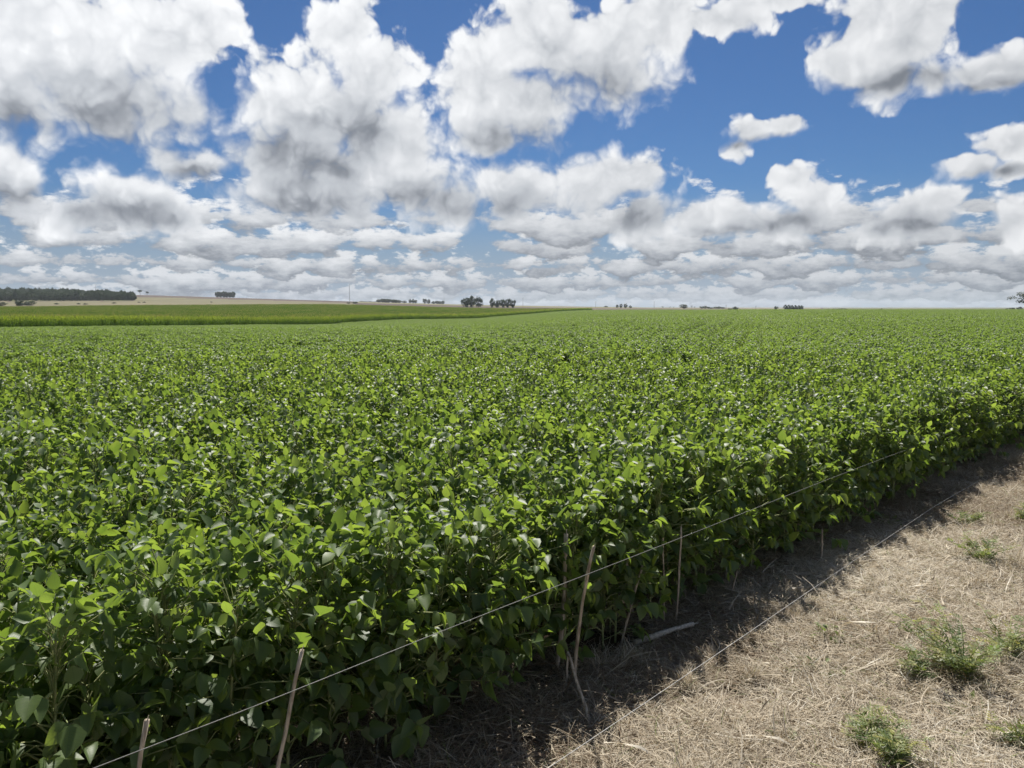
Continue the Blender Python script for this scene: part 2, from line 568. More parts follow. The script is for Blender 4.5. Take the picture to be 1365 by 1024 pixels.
# ------------------------------------------------------------------ scatter: many alike pieces as one object
def scatter(name, pts, rots, scales, idx, protos):
    """one object whose points carry copies of the prototype meshes"""
    pc = bpy.data.collections.new(name + '_pieces')       # not linked to the scene
    for k, me in enumerate(protos):
        o = bpy.data.objects.new('%s_piece_%02d' % (name, k), me)
        pc.objects.link(o)
    me = bpy.data.meshes.new(name)
    n = len(pts)
    me.vertices.add(n)
    me.vertices.foreach_set('co', np.asarray(pts, np.float32).ravel())
    a = me.attributes.new('rot', 'FLOAT_VECTOR', 'POINT')
    a.data.foreach_set('vector', np.asarray(rots, np.float32).ravel())
    a = me.attributes.new('siz', 'FLOAT_VECTOR', 'POINT')
    sc = np.asarray(scales, np.float32)
    if sc.ndim == 1:
        sc = np.repeat(sc[:, None], 3, 1)
    a.data.foreach_set('vector', sc.ravel())
    a = me.attributes.new('pick', 'INT', 'POINT')
    a.data.foreach_set('value', np.asarray(idx, np.int32))
    ob = bpy.data.objects.new(name, me)
    COL.objects.link(ob)
    g = bpy.data.node_groups.new(name + '_scatter', 'GeometryNodeTree')
    g.interface.new_socket('Geometry', in_out='INPUT', socket_type='NodeSocketGeometry')
    g.interface.new_socket('Geometry', in_out='OUTPUT', socket_type='NodeSocketGeometry')
    gi = g.nodes.new('NodeGroupInput')
    go = g.nodes.new('NodeGroupOutput')
    ci = g.nodes.new('GeometryNodeCollectionInfo')
    ci.inputs['Collection'].default_value = pc
    ci.inputs['Separate Children'].default_value = True
    ci.inputs['Reset Children'].default_value = True
    ip = g.nodes.new('GeometryNodeInstanceOnPoints')
    ip.inputs['Pick Instance'].default_value = True

    def named(nm, ty):
        q = g.nodes.new('GeometryNodeInputNamedAttribute')
        q.data_type = ty
        q.inputs['Name'].default_value = nm
        return q.outputs['Attribute']
    e2r = g.nodes.new('FunctionNodeEulerToRotation')
    g.links.new(named('rot', 'FLOAT_VECTOR'), e2r.inputs[0])
    g.links.new(gi.outputs[0], ip.inputs['Points'])
    g.links.new(ci.outputs[0], ip.inputs['Instance'])
    g.links.new(named('pick', 'INT'), ip.inputs['Instance Index'])
    g.links.new(e2r.outputs[0], ip.inputs['Rotation'])
    g.links.new(named('siz', 'FLOAT_VECTOR'), ip.inputs['Scale'])
    g.links.new(ip.outputs[0], go.inputs[0])
    md = ob.modifiers.new('scatter', 'NODES')
    md.node_group = g
    return ob

# ------------------------------------------------------------------ terrain: a flat headland, a shallow valley on the left, low hills behind
T_Y = [1, 10, 20, 30, 60, 120, 200, 340, 440, 600, 720, 1000, 1400, 1700, 2500, 4500, 9000]
T_U = [-1.2, -.666, -.485, -.373, -.2366, -.04, .027, .105, .2, .3, .666, 1.2]
T_Z = [
    [0, 0, -.12, -.27, -.81, -2.3, -3.0, -1.0, -.2, 1.5, 3.0, 8.0, 20, 28, 16, 5, 0],
    [0, 0, -.12, -.27, -.81, -2.3, -3.0, -1.0, -.2, 1.5, 3.0, 8.0, 22, 33, 18, 5, 0],
    [0, 0, -.11, -.25, -.80, -2.2, -3.3, -1.6, .3, 2.4, 4.0, 9.0, 21.5, 31.5, 18, 5, 0],
    [0, 0, -.10, -.24, -.80, -2.2, -3.4, -2.0, -.2, 2.2, 4.2, 8.5, 17.5, 25, 14, 5, 0],
    [0, 0, -.10, -.22, -.75, -2.1, -3.6, -2.5, -.4, 1.9, 3.7, 7.0, 12, 16.5, 18, 5, 0],
    [0, 0, -.08, -.20, -.70, -1.7, -2.9, -4.3, -3.4, -2.0, -1.2, 1.5, 4.5, 7.4, 4, 2, 0],
    [0, 0, -.05, -.12, -.45, -1.1, -1.9, -2.9, -3.0, -2.4, -1.9, 0, 3.0, 5.5, 3, 2, 0],
    [0, 0, 0, -.05, -.20, -.5, -.9, -1.3, -1.5, -1.6, -1.6, -1.0, 1.0, 3.3, 2, 0, 0],
    [0, 0, 0, 0, -.1, -.25, -.45, -.8, -1.0, -1.2, -1.3, -1.2, 0, .8, 0, 0, 0],
    [0, 0, 0, 0, -.05, -.1, -.15, -.25, -.32, -.9, -1.8, -2.2, -1.5, -1.0, -2, -2, 0],
    [0, 0, 0, 0, -.05, -.1, -.15, -.25, -.32, -.9, -2.0, -3, -3, -3, -3, -2, 0],
    [0, 0, 0, 0, -.05, -.1, -.15, -.25, -.32, -.9, -2.0, -3, -3, -3, -3, -2, 0],
]
_LY = np.log(np.array(T_Y, float))
GU = np.linspace(-1.2, 1.2, 161)
GL = np.linspace(0, math.log(9000), 200)
_rows = np.array([np.interp(GL, _LY, r) for r in T_Z])
TAB = np.array([np.interp(GU, T_U, _rows[:, j]) for j in range(len(GL))]).T      # (u, logy)


def _blur(a, k, axis):
    a = np.moveaxis(a, axis, 0)
    p = np.concatenate([a[:1].repeat(k, 0), a, a[-1:].repeat(k, 0)])
    w = np.hanning(2 * k + 3)[1:-1]
    w /= w.sum()
    return np.moveaxis(sum(w[i] * p[i:i + len(a)] for i in range(2 * k + 1)), 0, axis)


TAB = _blur(_blur(TAB, 4, 1), 3, 0)


def terrain(x, y):
    x = np.asarray(x, float)
    y = np.asarray(y, float)
    d = np.maximum(np.maximum(y, np.abs(x) / 1.2), np.hypot(x, y) * 0.6)
    d = np.maximum(d, 1.0)
    u = np.clip(x / d, -1.2, 1.2)
    fi = (u + 1.2) / 2.4 * 160
    fj = np.clip(np.log(d) / GL[-1] * 199, 0, 198.999)
    i = np.clip(fi.astype(int), 0, 159)
    j = fj.astype(int)
    a, b = fi - i, fj - j
    return ((TAB[i, j] * (1 - a) + TAB[i + 1, j] * a) * (1 - b) + (TAB[i, j + 1] * (1 - a) + TAB[i + 1, j + 1] * a) * b)


EDGE = 3.03        # soybeans stand where y - x is larger than this


def soy_far(u):
    return np.interp(u, [-1.3, -.666, -.45, -.2366, -.04, .027, .105, .2, .3, 1.3], [90, 120, 150, 195, 340, 440, 720, 720, 480, 480])


def corn_far(u):
    return np.interp(u, [-1.3, -.666, -.485, -.2366, -.04, .027, .1, .105], [420, 430, 480, 600, 700, 720, 724, 722])


def in_soy(x, y, margin=0.0):
    d = np.maximum(y, np.abs(x) / 1.3)
    u = x / np.maximum(d, 1e-3)
    return (y - x > EDGE + margin) & (d < soy_far(u)) & (y > -40)


az_keys = np.concatenate([np.arange(-180, -50, 4.0), np.arange(-50, 50, 0.3), np.arange(50, 180, 4.0)])
rad = np.concatenate([[0.0], np.exp(np.linspace(math.log(0.5), math.log(9000), 190))])
AZ, RR = np.meshgrid(np.radians(az_keys), rad, indexing='ij')
X, Y = np.sin(AZ) * RR, np.cos(AZ) * RR
Z = terrain(X, Y)
rngt = np.random.default_rng(5)
bare = (Y - X < EDGE) & (RR < 25)
Z = Z + np.where(bare, 0.018 * np.sin(X * 5.1 + 1.3 * np.sin(Y * 3.3)) * np.sin(Y * 4.3 + 1.7 * np.sin(X * 2.1)), 0)
na, nr = AZ.shape
ii = np.arange(na * nr).reshape(na, nr)
A_, B_ = ii, np.roll(ii, -1, 0)
quads = np.stack([A_[:, :-1], A_[:, 1:], B_[:, 1:], B_[:, :-1]], -1).reshape(-1, 4)

# what grows or lies on each field, as a number the ground material reads
U = X / np.maximum(Y, 1e-3)
D = np.maximum(Y, 1e-3)
fld = np.zeros_like(X)                       # 0 dry grass by the fence
fld[(Y - X > EDGE) | (RR > 60)] = 1          # 1 soil under the crops
beyond = (Y > 0) & (D > np.where(U < .105, corn_far(U) - 4, soy_far(U))) & (D > 300)
fld[beyond] = 2                              # 2 tan stubble
fld[beyond & (U < -.2) & (D > 1230 + 90 * np.sin(U * 9))] = 3         # 3 ploughed hilltop
fld[beyond & (U >= -.2) & (U < .4) & (D < 1150)] = 3
fld[beyond & (U < -.33) & (D < 620)] = 4     # 4 rough grass
fld[beyond & (U < -.49) & (D > 1000)] = 4
fld[beyond & (U > .4)] = 4
fld[Y <= 0] = np.where(RR[Y <= 0] < 60, fld[Y <= 0], 4)


def big_mesh(name, verts, quads, mats):
    me = bpy.data.meshes.new(name)
    me.vertices.add(len(verts))
    me.vertices.foreach_set('co', np.asarray(verts, np.float32).ravel())
    me.loops.add(quads.size)
    me.loops.foreach_set('vertex_index', quads.astype(np.int32).ravel())
    me.polygons.add(len(quads))
    me.polygons.foreach_set('loop_start', np.arange(0, quads.size, 4, dtype=np.int32))
    me.polygons.foreach_set('use_smooth', np.ones(len(quads), bool))
    for m in mats:
        me.materials.append(m)
    me.update(calc_edges=True)
    return me


def ground_mat():
    m, B, out = new_mat('ground_cover')
    tcn = B.t.nodes.new('ShaderNodeTexCoord')
    p = tcn.outputs['Object']
    n_small = B.noise(p, 28.0, 5.0, 0.65, '3D')
    n_mid = B.noise(p, 1.7, 4.0, 0.6, '3D')
    n_far = B.noise(B.v('MULTIPLY', p, (0.4, 1.6, 0.0)), 0.010, 5.0, 0.6, '3D')
    straw = B.mix(B.smooth(n_small, 0.3, 0.7), (0.05, 0.038, 0.028), (0.26, 0.205, 0.145))
    straw = B.mix(B.smooth(n_mid, 0.45, 0.75), straw, (0.12, 0.095, 0.066))
    soil = B.mix(n_small, (0.035, 0.026, 0.018), (0.09, 0.065, 0.045))
    tan = B.mix(B.smooth(n_far, 0.35, 0.65), (0.115, 0.11, 0.062), (0.19, 0.168, 0.10))
    plough = B.mix(B.smooth(n_far, 0.35, 0.65), (0.06, 0.047, 0.040), (0.12, 0.09, 0.07))
    rough = B.mix(B.smooth(n_far, 0.35, 0.65), (0.075, 0.09, 0.04), (0.15, 0.145, 0.07))
    f = attr(B, 'field')
    c = straw
    for k, cc in ((0.5, soil), (1.5, tan), (2.5, plough), (3.5, rough)):
        c = B.mix(B.smooth(f, k - 0.12, k + 0.12), c, cc)
    pr = principled(B, c, 0.95, 0.1, n_small, 0.02, 0.7)
    B.t.links.new(pr.outputs[0], out.inputs['Surface'])
    return m


me = big_mesh('ground', np.stack([X, Y, Z], -1).reshape(-1, 3), quads, [ground_mat()])
a = me.attributes.new('field', 'FLOAT', 'POINT')
a.data.foreach_set('value', fld.ravel().astype(np.float32))
ground = link('ground', me)
tag(ground, 'ground of dry grass, soil and distant tan fields', 'ground', kind='structure')

# ------------------------------------------------------------------ soybean leaves and plants
LEAF_Y = np.array([0, .10, .34, .64, .87, 1.0])
LEAF_W = np.array([0, .19, .315, .245, .105, 0])


def leaflet(length, fold, droop, twist=0.0, width=1.0, wave=0.0, ph=0.0):
    """ovate leaflet along +Y, folded along the midrib, 14 vertices"""
    V = [(0, 0, 0)]
    for k in range(1, 5):
        y, w = LEAF_Y[k], LEAF_W[k] * width
        z = -droop * y * y
        for s in (-1, 0, 1):
            zz = z + abs(s) * w * fold + s * twist * y * w + (wave * math.sin(7 * y + ph + s) if s else 0)
            V.append((s * w, y, zz))
    V.append((0, 1, -droop))
    F = [(0, 2, 1), (0, 3, 2)]
    for k in range(3):
        a = 1 + 3 * k
        F += [(a, a + 1, a + 4, a + 3), (a + 1, a + 2, a + 5, a + 4)]
    F += [(10, 11, 13), (11, 12, 13)]
    return np.array(V) * length, F


def trifoliate(seed):
    r = random.Random(seed)
    g = Geo()
    L = r.uniform(0.08, 0.22)
    pts = [(0, 0, 0), (0, L * 0.5, 0.012), (0, L, 0.0)]
    v, f = tube(pts, [0.0026, 0.0021, 0.0016], 3, False)
    g.add(v, f, 0.5, 1)
    base = r.gauss(0.42, 0.17)
    for k, a in enumerate((0, r.uniform(60, 85), -r.uniform(60, 85))):
        ln = r.uniform(0.040, 0.063) * (1.1 if k == 0 else 0.95)
        v, f = leaflet(ln, r.uniform(0.10, 0.95), r.uniform(0.05, 0.65), r.uniform(-.8, .8), r.uniform(1.05, 1.35), 0.012, r.uniform(0, 6))
        M = (Matrix.Translation((0, L + (0.02 if k == 0 else 0), 0)) @ Matrix.Rotation(R(a), 4, 'Z') @
             Matrix.Rotation(R(r.gauss(-28, 30)), 4, 'X') @ Matrix.Rotation(R(r.gauss(0, 24)), 4, 'Y'))
        lxy = v[:, :2] / ln
        v = xf(M, v)
        va = min(0.92, max(0.02, base + r.gauss(0, 0.10)))
        if r.random() < 0.01:
            va = 1.0
        g.add(v, f, va, 0, lxy)
    return g


N_TRI = 14
TRI_GEO = [trifoliate(100 + i) for i in range(N_TRI)]
TRI_MESH = [g.mesh('leaf', [M_SOY, M_STEM]) for g in TRI_GEO]


def pod(seed):
    r = random.Random(seed)
    ln = r.uniform(0.035, 0.055)
    pts = [(0, 0, 0), (0.004, 0, -ln * .3), (0.006, 0, -ln * .65), (0.002, 0, -ln)]
    return tube(pts, [0.001, 0.005, 0.0045, 0.0008], 5, False)


class Plant:
    def __init__(self, seed, height):
        r = random.Random(seed)
        self.h = height
        self.leaves = []
        bx, by = r.uniform(-.07, .07), r.uniform(-.07, .07)
        self.stem = [(0, 0, -0.03), (bx * .2, by * .2, height * .35), (bx * .6, by * .6, height * .7), (bx, by, height * .98)]

        def at(t):
            z = t * height
            return Vector((bx * t * t, by * t * t, z))
        n = r.randint(86, 96)
        phi = r.uniform(0, 6.28)
        for i in range(n):
            t = 0.06 + 0.92 * (i / (n - 1)) ** 0.62
            phi += math.pi + r.gauss(0.35, 0.7)
            elv = r.uniform(8, 50) if t < 0.75 else r.uniform(25, 75)
            s = (1.15 if t < 0.55 else 0.95 if t < 0.80 else 0.72) * r.uniform(0.85, 1.2)
            M = Matrix.Translation(at(t)) @ Matrix.Rotation(phi, 4, 'Z') @ Matrix.Rotation(R(elv), 4, 'X') @ Matrix.Rotation(R(r.gauss(0, 14)), 4, 'Y') @ Matrix.Diagonal((s, s, s, 1))
            self.leaves.append((r.randrange(N_TRI), M))
        self.pods = []
        for i in range(r.randint(5, 9)):
            t = r.uniform(0.3, 0.9)
            M = Matrix.Translation(at(t)) @ Matrix.Rotation(r.uniform(0, 6.28), 4, 'Z') @ Matrix.Rotation(R(r.uniform(-60, -10)), 4, 'Y')
            self.pods.append((M, seed * 31 + i))
        g = Geo()
        v, f = tube(self.stem, [0.006, 0.005, 0.004, 0.002], 5, False)
        g.add(v, f)
        self.stem_mesh = g.mesh('stem', M_STEM)
        g = Geo()
        for M, sd_ in self.pods:
            v, f = pod(sd_)
            g.add(xf(M, v), f)
        self.pod_mesh = g.mesh('pods', M_POD)
        g = Geo()
        for k, M in self.leaves:
            t = TRI_GEO[k]
            vv = xf(M, np.concatenate(t.v))
            n0 = g.n
            g.v.append(vv)
            g.f.extend(tuple(i + n0 for i in q) for q in t.f)
            g.a.append(np.clip(np.concatenate(t.a) + r.gauss(0, 0.08), 0.0, 1.0))
            g.m.extend(t.m)
            g.l.extend(t.l)
            g.n += len(vv)
        self.foliage = g
        self.foliage_mesh = g.mesh('foliage', [M_SOY, M_STEM])
        # all in one for the plants deeper in the field
        full = Geo()
        full.v, full.f, full.a, full.m, full.n, full.l = list(g.v), list(g.f), list(g.a), list(g.m), g.n, list(g.l)
        v, f = tube(self.stem, [0.006, 0.005, 0.004, 0.002], 4, False)
        full.add(v, f, 0.5, 1)
        for M, sd_ in self.pods:
            v, f = pod(sd_)
            full.add(xf(M, v), f, 0.5, 2)
        self.full_mesh = full.mesh('soybean', [M_SOY, M_STEM, M_POD])


PLANTS = [Plant(40 + i, 0.66 + 0.016 * (i % 5)) for i in range(9)]

# where the plants stand: rows along the edge, dense at the front
rng = np.random.default_rng(11)
NEAR = 15.0
pos = []
s45 = math.sqrt(0.5)
row = 0
c = EDGE + 0.10
while c < EDGE + 36:
    step = 0.17 if row < 2 else 0.27
    for s in np.arange(-14, 34, step):
        cc = c + rng.normal(0, 0.05)
        q = s + rng.normal(0, 0.06)
        # edge line point: x - along (1,1), c = y - x
        x = q * s45 - cc / 2
        y = q * s45 + cc / 2
        if y < -2.5 or math.hypot(x, y) > NEAR:
            continue
        pos.append((x, y, cc))
    row += 1
    c += 0.25 if row < 2 else 0.40
pos = np.array(pos)
dist = np.hypot(pos[:, 0], pos[:, 1])
inview = (pos[:, 1] > 0.9) & (np.abs(pos[:, 0] / np.maximum(pos[:, 1], .1)) < 0.78)
key = np.where(inview, dist - 0.9 * (pos[:, 2] < EDGE + 0.5), 1e9)
order = np.argsort(key)
IND = order[:300]
rest = order[300:]
zs = terrain(pos[:, 0], pos[:, 1])
rr = random.Random(77)
n_leafed = 0
G_EDGE, G_IN = 'soybean plants along the edge of the field', 'soybean plants inside the near part of the field'
for rank, i in enumerate(IND):
    x, y, cc = pos[i]
    pl = PLANTS[rr.randrange(len(PLANTS))]
    o = empty('soybean_plant', (x, y, zs[i]), rr.uniform(0, 6.28))
    sc_ = rr.uniform(0.92, 1.08)
    o.scale = (sc_, sc_, sc_ * rr.uniform(0.94, 1.06))
    link('stem', pl.stem_mesh, o)
    tag(link('pods', pl.pod_mesh, o), kind='stuff')
    front = cc < EDGE + 0.5
    tag(o, 'leafy green soybean plant at the shaded field edge behind the wire' if front else
        'leafy green soybean plant inside the near field, behind the edge rows', 'soybean plant', G_EDGE if front else G_IN)
    if rank < 34:
        for k, M in pl.leaves:
            lf = link('leaf', TRI_MESH[k], o)
            lf.matrix_local = M
    else:
        tag(link('foliage', pl.foliage_mesh, o), kind='stuff')

# ------------------------------------------------------------------ the rest of the soybean field
fp, fr, fs, fi_ = [], [], [], []
for i in rest:
    x, y, cc = pos[i]
    sc_ = rr.uniform(0.90, 1.08)
    fp.append((x, y, zs[i]))
    fr.append((rr.gauss(0, .05), rr.gauss(0, .05), rr.uniform(0, 6.28)))
    fs.append((sc_, sc_, sc_ * rr.uniform(.93, 1.06)))
    fi_.append(rr.randrange(len(PLANTS)))


def soy_patch(seed, size, per_m2, leaf_l, quads_fold):
    """a square of closed canopy with rows along +Y, half a metre apart"""
    r = np.random.default_rng(seed)
    n = int(per_m2 * size * size)
    nrow = int(size / 0.5)
    off = np.clip(r.normal(0, 0.105, n), -.25, .25)
    x = (r.integers(0, nrow, n) + 0.5) * 0.5 - size / 2 + off
    y = r.uniform(-size / 2, size / 2, n)
    top = 0.78 - 0.42 * (off / 0.25) ** 2 + 0.05 * np.sin(3.1 * x + seed) * np.sin(2.7 * y + seed * 2)
    z = top - np.abs(r.normal(0, 0.055, n)) + r.normal(0, 0.012, n)
    low = r.random(n) < 0.16
    z[low] = r.uniform(0.12, 0.5, low.sum())
    L = leaf_l * r.uniform(0.75, 1.25, n)
    yaw = r.uniform(0, 2 * np.pi, n)
    pit = r.normal(-0.25, 0.58, n)
    rol = r.normal(0, 0.58, n)
    var = np.clip(r.normal(0.45, 0.19, n), 0.02, 0.93)
    var[r.random(n) < 0.004] = 1.0
    if quads_fold == 6:
        base = np.array([(0, 0, 0), (-.34, .36, .20), (0, .40, -.02), (.34, .36, .20), (-.24, .72, .0), (.24, .72, .0), (0, 1, -.22)])
        F = [(0, 2, 1), (0, 3, 2), (1, 2, 6, 4), (2, 3, 5, 6)]
    else:
        base = np.array([(0, 0, 0), (-.36, .42, .10), (0, 1, -.12), (.36, .42, .10)])
        F = [(0, 2, 1), (0, 3, 2)]
    cy, sy, cp, sp, cr, sr = np.cos(yaw), np.sin(yaw), np.cos(pit), np.sin(pit), np.cos(rol), np.sin(rol)
    b = base[None] * L[:, None, None]
    bx, by, bz = b[..., 0], b[..., 1], b[..., 2]
    x1, z1 = bx * cr[:, None] + bz * sr[:, None], -bx * sr[:, None] + bz * cr[:, None]
    y2, z2 = by * cp[:, None] - z1 * sp[:, None], by * sp[:, None] + z1 * cp[:, None]
    x3, y3 = x1 * cy[:, None] - y2 * sy[:, None], x1 * sy[:, None] + y2 * cy[:, None]
    V = np.stack([x3 + x[:, None], y3 + y[:, None], z2 + z[:, None]], -1).reshape(-1, 3)
    k = len(base)
    faces = [tuple(j + i * k for j in f) for i in range(n) for f in F]
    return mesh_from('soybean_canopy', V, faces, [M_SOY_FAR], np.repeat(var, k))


PROTO = [p.full_mesh for p in PLANTS]
n0 = len(PROTO)
NB1, NB2 = 5, 5
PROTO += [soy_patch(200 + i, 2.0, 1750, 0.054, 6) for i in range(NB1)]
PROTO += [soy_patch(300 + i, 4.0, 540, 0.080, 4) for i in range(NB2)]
ROW_AZ = R(18.0)
ca, sa = math.cos(ROW_AZ), math.sin(ROW_AZ)


def grid_patches(size, dmin, dmax, base_idx, nvar, umax=0.86):
    ext = dmax * 1.25
    k = np.arange(-int(ext / size) - 1, int(ext / size) + 2) * size
    gx, gy = np.meshgrid(k, k, indexing='ij')
    x = gx * ca + gy * sa
    y = -gx * sa + gy * ca
    x, y = x.ravel(), y.ravel()
    d = np.hypot(x, y)
    ok = (d >= dmin) & (d < dmax) & in_soy(x, y, size * 0.55) & (y > 0) & (np.abs(x) < umax * y + 6)
    x, y = x[ok], y[ok]
    z = terrain(x, y)
    e = 1.0
    zx = (terrain(x + e, y) - terrain(x - e, y)) / (2 * e)
    zy = (terrain(x, y + e) - terrain(x, y - e)) / (2 * e)
    for i in range(len(x)):
        flip = rr.random() < 0.5
        n = Vector((-zx[i], -zy[i], 1)).normalized()
        q = Vector((0, 0, 1)).rotation_difference(n).to_matrix() @ Matrix.Rotation(-ROW_AZ + (math.pi if flip else 0), 3, 'Z')
        fp.append((x[i], y[i], z[i]))
        fr.append(tuple(q.to_euler()))
        s_ = rr.uniform(0.96, 1.04)
        # low swells and dips of the canopy
        sw = 0.05 * math.sin(x[i] * 0.21 + 2.0 * math.sin(y[i] * .05)) * math.sin(y[i] * 0.13 + x[i] * .04)
        fs.append((1.02, 1.02, s_ + sw))
        fi_.append(base_idx + rr.randrange(nvar))


grid_patches(2.0, NEAR - 1.0, 52, n0, NB1)
grid_patches(4.0, 50.5, 760, n0 + NB1, NB2)
# thin strip along the edge beyond the near plants, one by one
for s in np.arange(8, 44, 0.22):
    for kk in range(6):
        cc = EDGE + 0.10 + 0.33 * kk + rr.gauss(0, .05)
        q = s + rr.gauss(0, .08)
        x, y = q * s45 - cc / 2, q * s45 + cc / 2
        if math.hypot(x, y) < NEAR or y < 0:
            continue
        fp.append((x, y, float(terrain(x, y))))
        fr.append((0, 0, rr.uniform(0, 6.28)))
        sc_ = rr.uniform(.92, 1.08)
        fs.append((sc_, sc_, sc_))
        fi_.append(rr.randrange(len(PLANTS)))
soy = scatter('soybean_field', fp, fr, fs, fi_, PROTO)
tag(soy, 'closed green soybean canopy spreading across the field to the horizon', 'soybean field', kind='stuff')


# ------------------------------------------------------------------ maize beyond the soybeans
def corn_patch(seed, size, per_m2, bright, hmin, hmax):
    r = random.Random(seed)
    g = Geo()
    n = int(size * size * per_m2)
    for i in range(n):
        px, py = r.uniform(-size / 2, size / 2), r.uniform(-size / 2, size / 2)
        h = r.uniform(hmin, hmax)
        v, f = tube([(px, py, 0), (px, py, h * .95)], [0.014, 0.007], 3, False)
        g.add(v, f, 0.4, 0)
        for k in range(9):
            z0 = h * (0.18 + 0.78 * k / 9)
            a = r.uniform(0, 6.28)
            ln = r.uniform(0.5, 0.85) * (1.0 if k < 6 else 0.75)
            wd = r.uniform(0.035, 0.05)
            ux, uy = math.cos(a), math.sin(a)
            V = []
            for t, up, ww in ((0, 0, .5), (.35, .24, 1), (.72, .20, .8), (1, -.08 - .2 * r.random(), .05)):
                cx_, cy_, cz_ = px + ux * ln * t, py + uy * ln * t, z0 + up * ln
                V += [(cx_ - uy * wd * ww, cy_ + ux * wd * ww, cz_), (cx_ + uy * wd * ww, cy_ - ux * wd * ww, cz_)]
            va = min(1, max(0, r.gauss(bright * (0.12 + 0.88 * (k / 8) ** 1.3), 0.10)))  # leaf tint runs dark base to bright top: backlighting put into colour
            g.add(V, [(0, 1, 3, 2), (2, 3, 5, 4), (4, 5, 7, 6)], va, 0)
        for k in range(1 if r.random() < .5 else 0):
            a = r.uniform(0, 6.28)
            e = (px + .12 * math.cos(a), py + .12 * math.sin(a), h + .22)
            V = [(px - .006, py, h * .93), (px + .006, py, h * .93), (e[0] + .01, e[1], e[2]), (e[0] - .01, e[1], e[2])]
            g.add(V, [(0, 1, 2, 3)], r.random(), 1)
    return g.mesh('maize', [M_CORN, M_TASSEL])


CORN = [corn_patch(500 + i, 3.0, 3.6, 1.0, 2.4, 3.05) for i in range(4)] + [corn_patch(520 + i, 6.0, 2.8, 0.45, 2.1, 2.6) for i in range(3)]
cp_, cr_, cs_, ci_ = [], [], [], []
for size, first in ((3.0, True), (6.0, False)):
    k = np.arange(-130 if first else -110, 131 if first else 30) * size
    kx = np.arange(-720, 90, size)
    ky = np.arange(90, 740, size)
    gx, gy = np.meshgrid(kx, ky, indexing='ij')
    x, y = gx.ravel(), gy.ravel()
    u = x / y
    y0 = soy_far(u) + 2.5
    depth = y - y0
    band = 14
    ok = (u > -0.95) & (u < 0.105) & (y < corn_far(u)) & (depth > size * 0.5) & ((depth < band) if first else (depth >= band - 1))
    x, y = x[ok], y[ok]
    z = terrain(x, y)
    for i in range(len(x)):
        cp_.append((x[i] + rr.uniform(-.3, .3), y[i] + rr.uniform(-.3, .3), z[i] - 0.05))
        cr_.append((0, 0, rr.choice((0, 1, 2, 3)) * math.pi / 2))
        cs_.append((1, 1, rr.uniform(.92, 1.06)))
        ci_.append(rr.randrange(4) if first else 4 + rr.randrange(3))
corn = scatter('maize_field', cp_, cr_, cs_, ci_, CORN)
tag(corn, 'taller yellow-green maize crop standing beyond the soybeans on the left', 'maize field', kind='stuff')

# ------------------------------------------------------------------ trees on the horizon
def tree_geo(kind, seed):
    """unit tree: 1 high, crown about 1 wide; returns trunk mesh and crown mesh"""
    r = random.Random(seed)
    tg, cg = Geo(), Geo()
    if kind == 'round':
        base, rx, rz, cz, lobes, ls = 0.06, 0.46, 0.47, 0.50, 26, 0.055
    elif kind == 'tall':
        base, rx, rz, cz, lobes, ls = 0.04, 0.42, 0.49, 0.50, 26, 0.05
    elif kind == 'flat':          # open crown on a bare trunk
        base, rx, rz, cz, lobes, ls = 0.50, 0.48, 0.19, 0.80, 14, 0.055
    elif kind == 'airy':          # big old tree with gaps between its limbs
        base, rx, rz, cz, lobes, ls = 0.26, 0.48, 0.36, 0.62, 24, 0.034
    elif kind == 'thin':
        base, rx, rz, cz, lobes, ls = 0.20, 0.34, 0.40, 0.60, 10, 0.04
    else:                          # shrub
        base, rx, rz, cz, lobes, ls = 0.02, 0.50, 0.50, 0.48, 18, 0.07
    lean = r.uniform(-.03, .03)
    v, f = tube([(0, 0, -0.04), (lean, 0, base * 1.1), (lean * 1.5, lean, cz), (lean, lean, cz + rz * .5)], [0.030, 0.024, 0.016, 0.005], 6)
    tg.add(v, f)
    cents = []
    for k in range(lobes):
        while True:
            p = Vector((r.uniform(-1, 1), r.uniform(-1, 1), r.uniform(-1, 1)))
            if 0.30 < p.length < 1.0:
                break
        p.normalize()
        q = r.uniform(.55, .92)
        c_ = Vector((p.x * rx * q, p.y * rx * q, cz + p.z * rz * q))
        cents.append(c_)
        if k % 2 == 0:
            v, f = tube([(lean, 0, max(base, c_.z - 0.30)), c_ * 0.6 + Vector((lean, 0, c_.z * .4 - .03)), c_], [0.012, 0.008, 0.003], 4)
            tg.add(v, f)
    nleaf = {'airy': 60, 'thin': 22}.get(kind, 60)
    for c_ in cents:
        lr = r.uniform(.13, .21) * (0.75 if kind == 'airy' else 1.0) * (rx / 0.46)
        tint = r.uniform(.1, .9)
        for k in range(nleaf):
            d = Vector((r.gauss(0, 1), r.gauss(0, 1), r.gauss(0, .8)))
            d = d.normalized() * lr * r.uniform(.35, 1.05)
            p = c_ + d
            s = ls * r.uniform(.8, 1.5)
            a = Vector((r.gauss(0, 1), r.gauss(0, 1), r.gauss(0, 1))).normalized()
            b = a.cross(Vector((r.gauss(0, 1), r.gauss(0, 1), r.gauss(0, 1)))).normalized()
            V = [p - a * s * .6, p + b * s * .45, p + a * s * .6, p - b * s * .45]
            cg.add([tuple(q) for q in V], [(0, 1, 2, 3)], min(1, max(0, tint + r.gauss(0, .2))))
    return tg, cg


TREES = {}
for kind, nv in (('round', 4), ('tall', 4), ('flat', 2), ('airy', 1), ('thin', 3), ('shrub', 3)):
    for k in range(nv):
        tg, cg = tree_geo(kind, 700 + 17 * k + len(kind))
        TREES.setdefault(kind, []).append((tg.mesh('trunk', M_BARK), cg.mesh('crown', M_PALE if kind == 'thin' else M_TREE)))


def pix_xy(px, depth):
    return (px - 682.5) / FPX * depth * 1.0


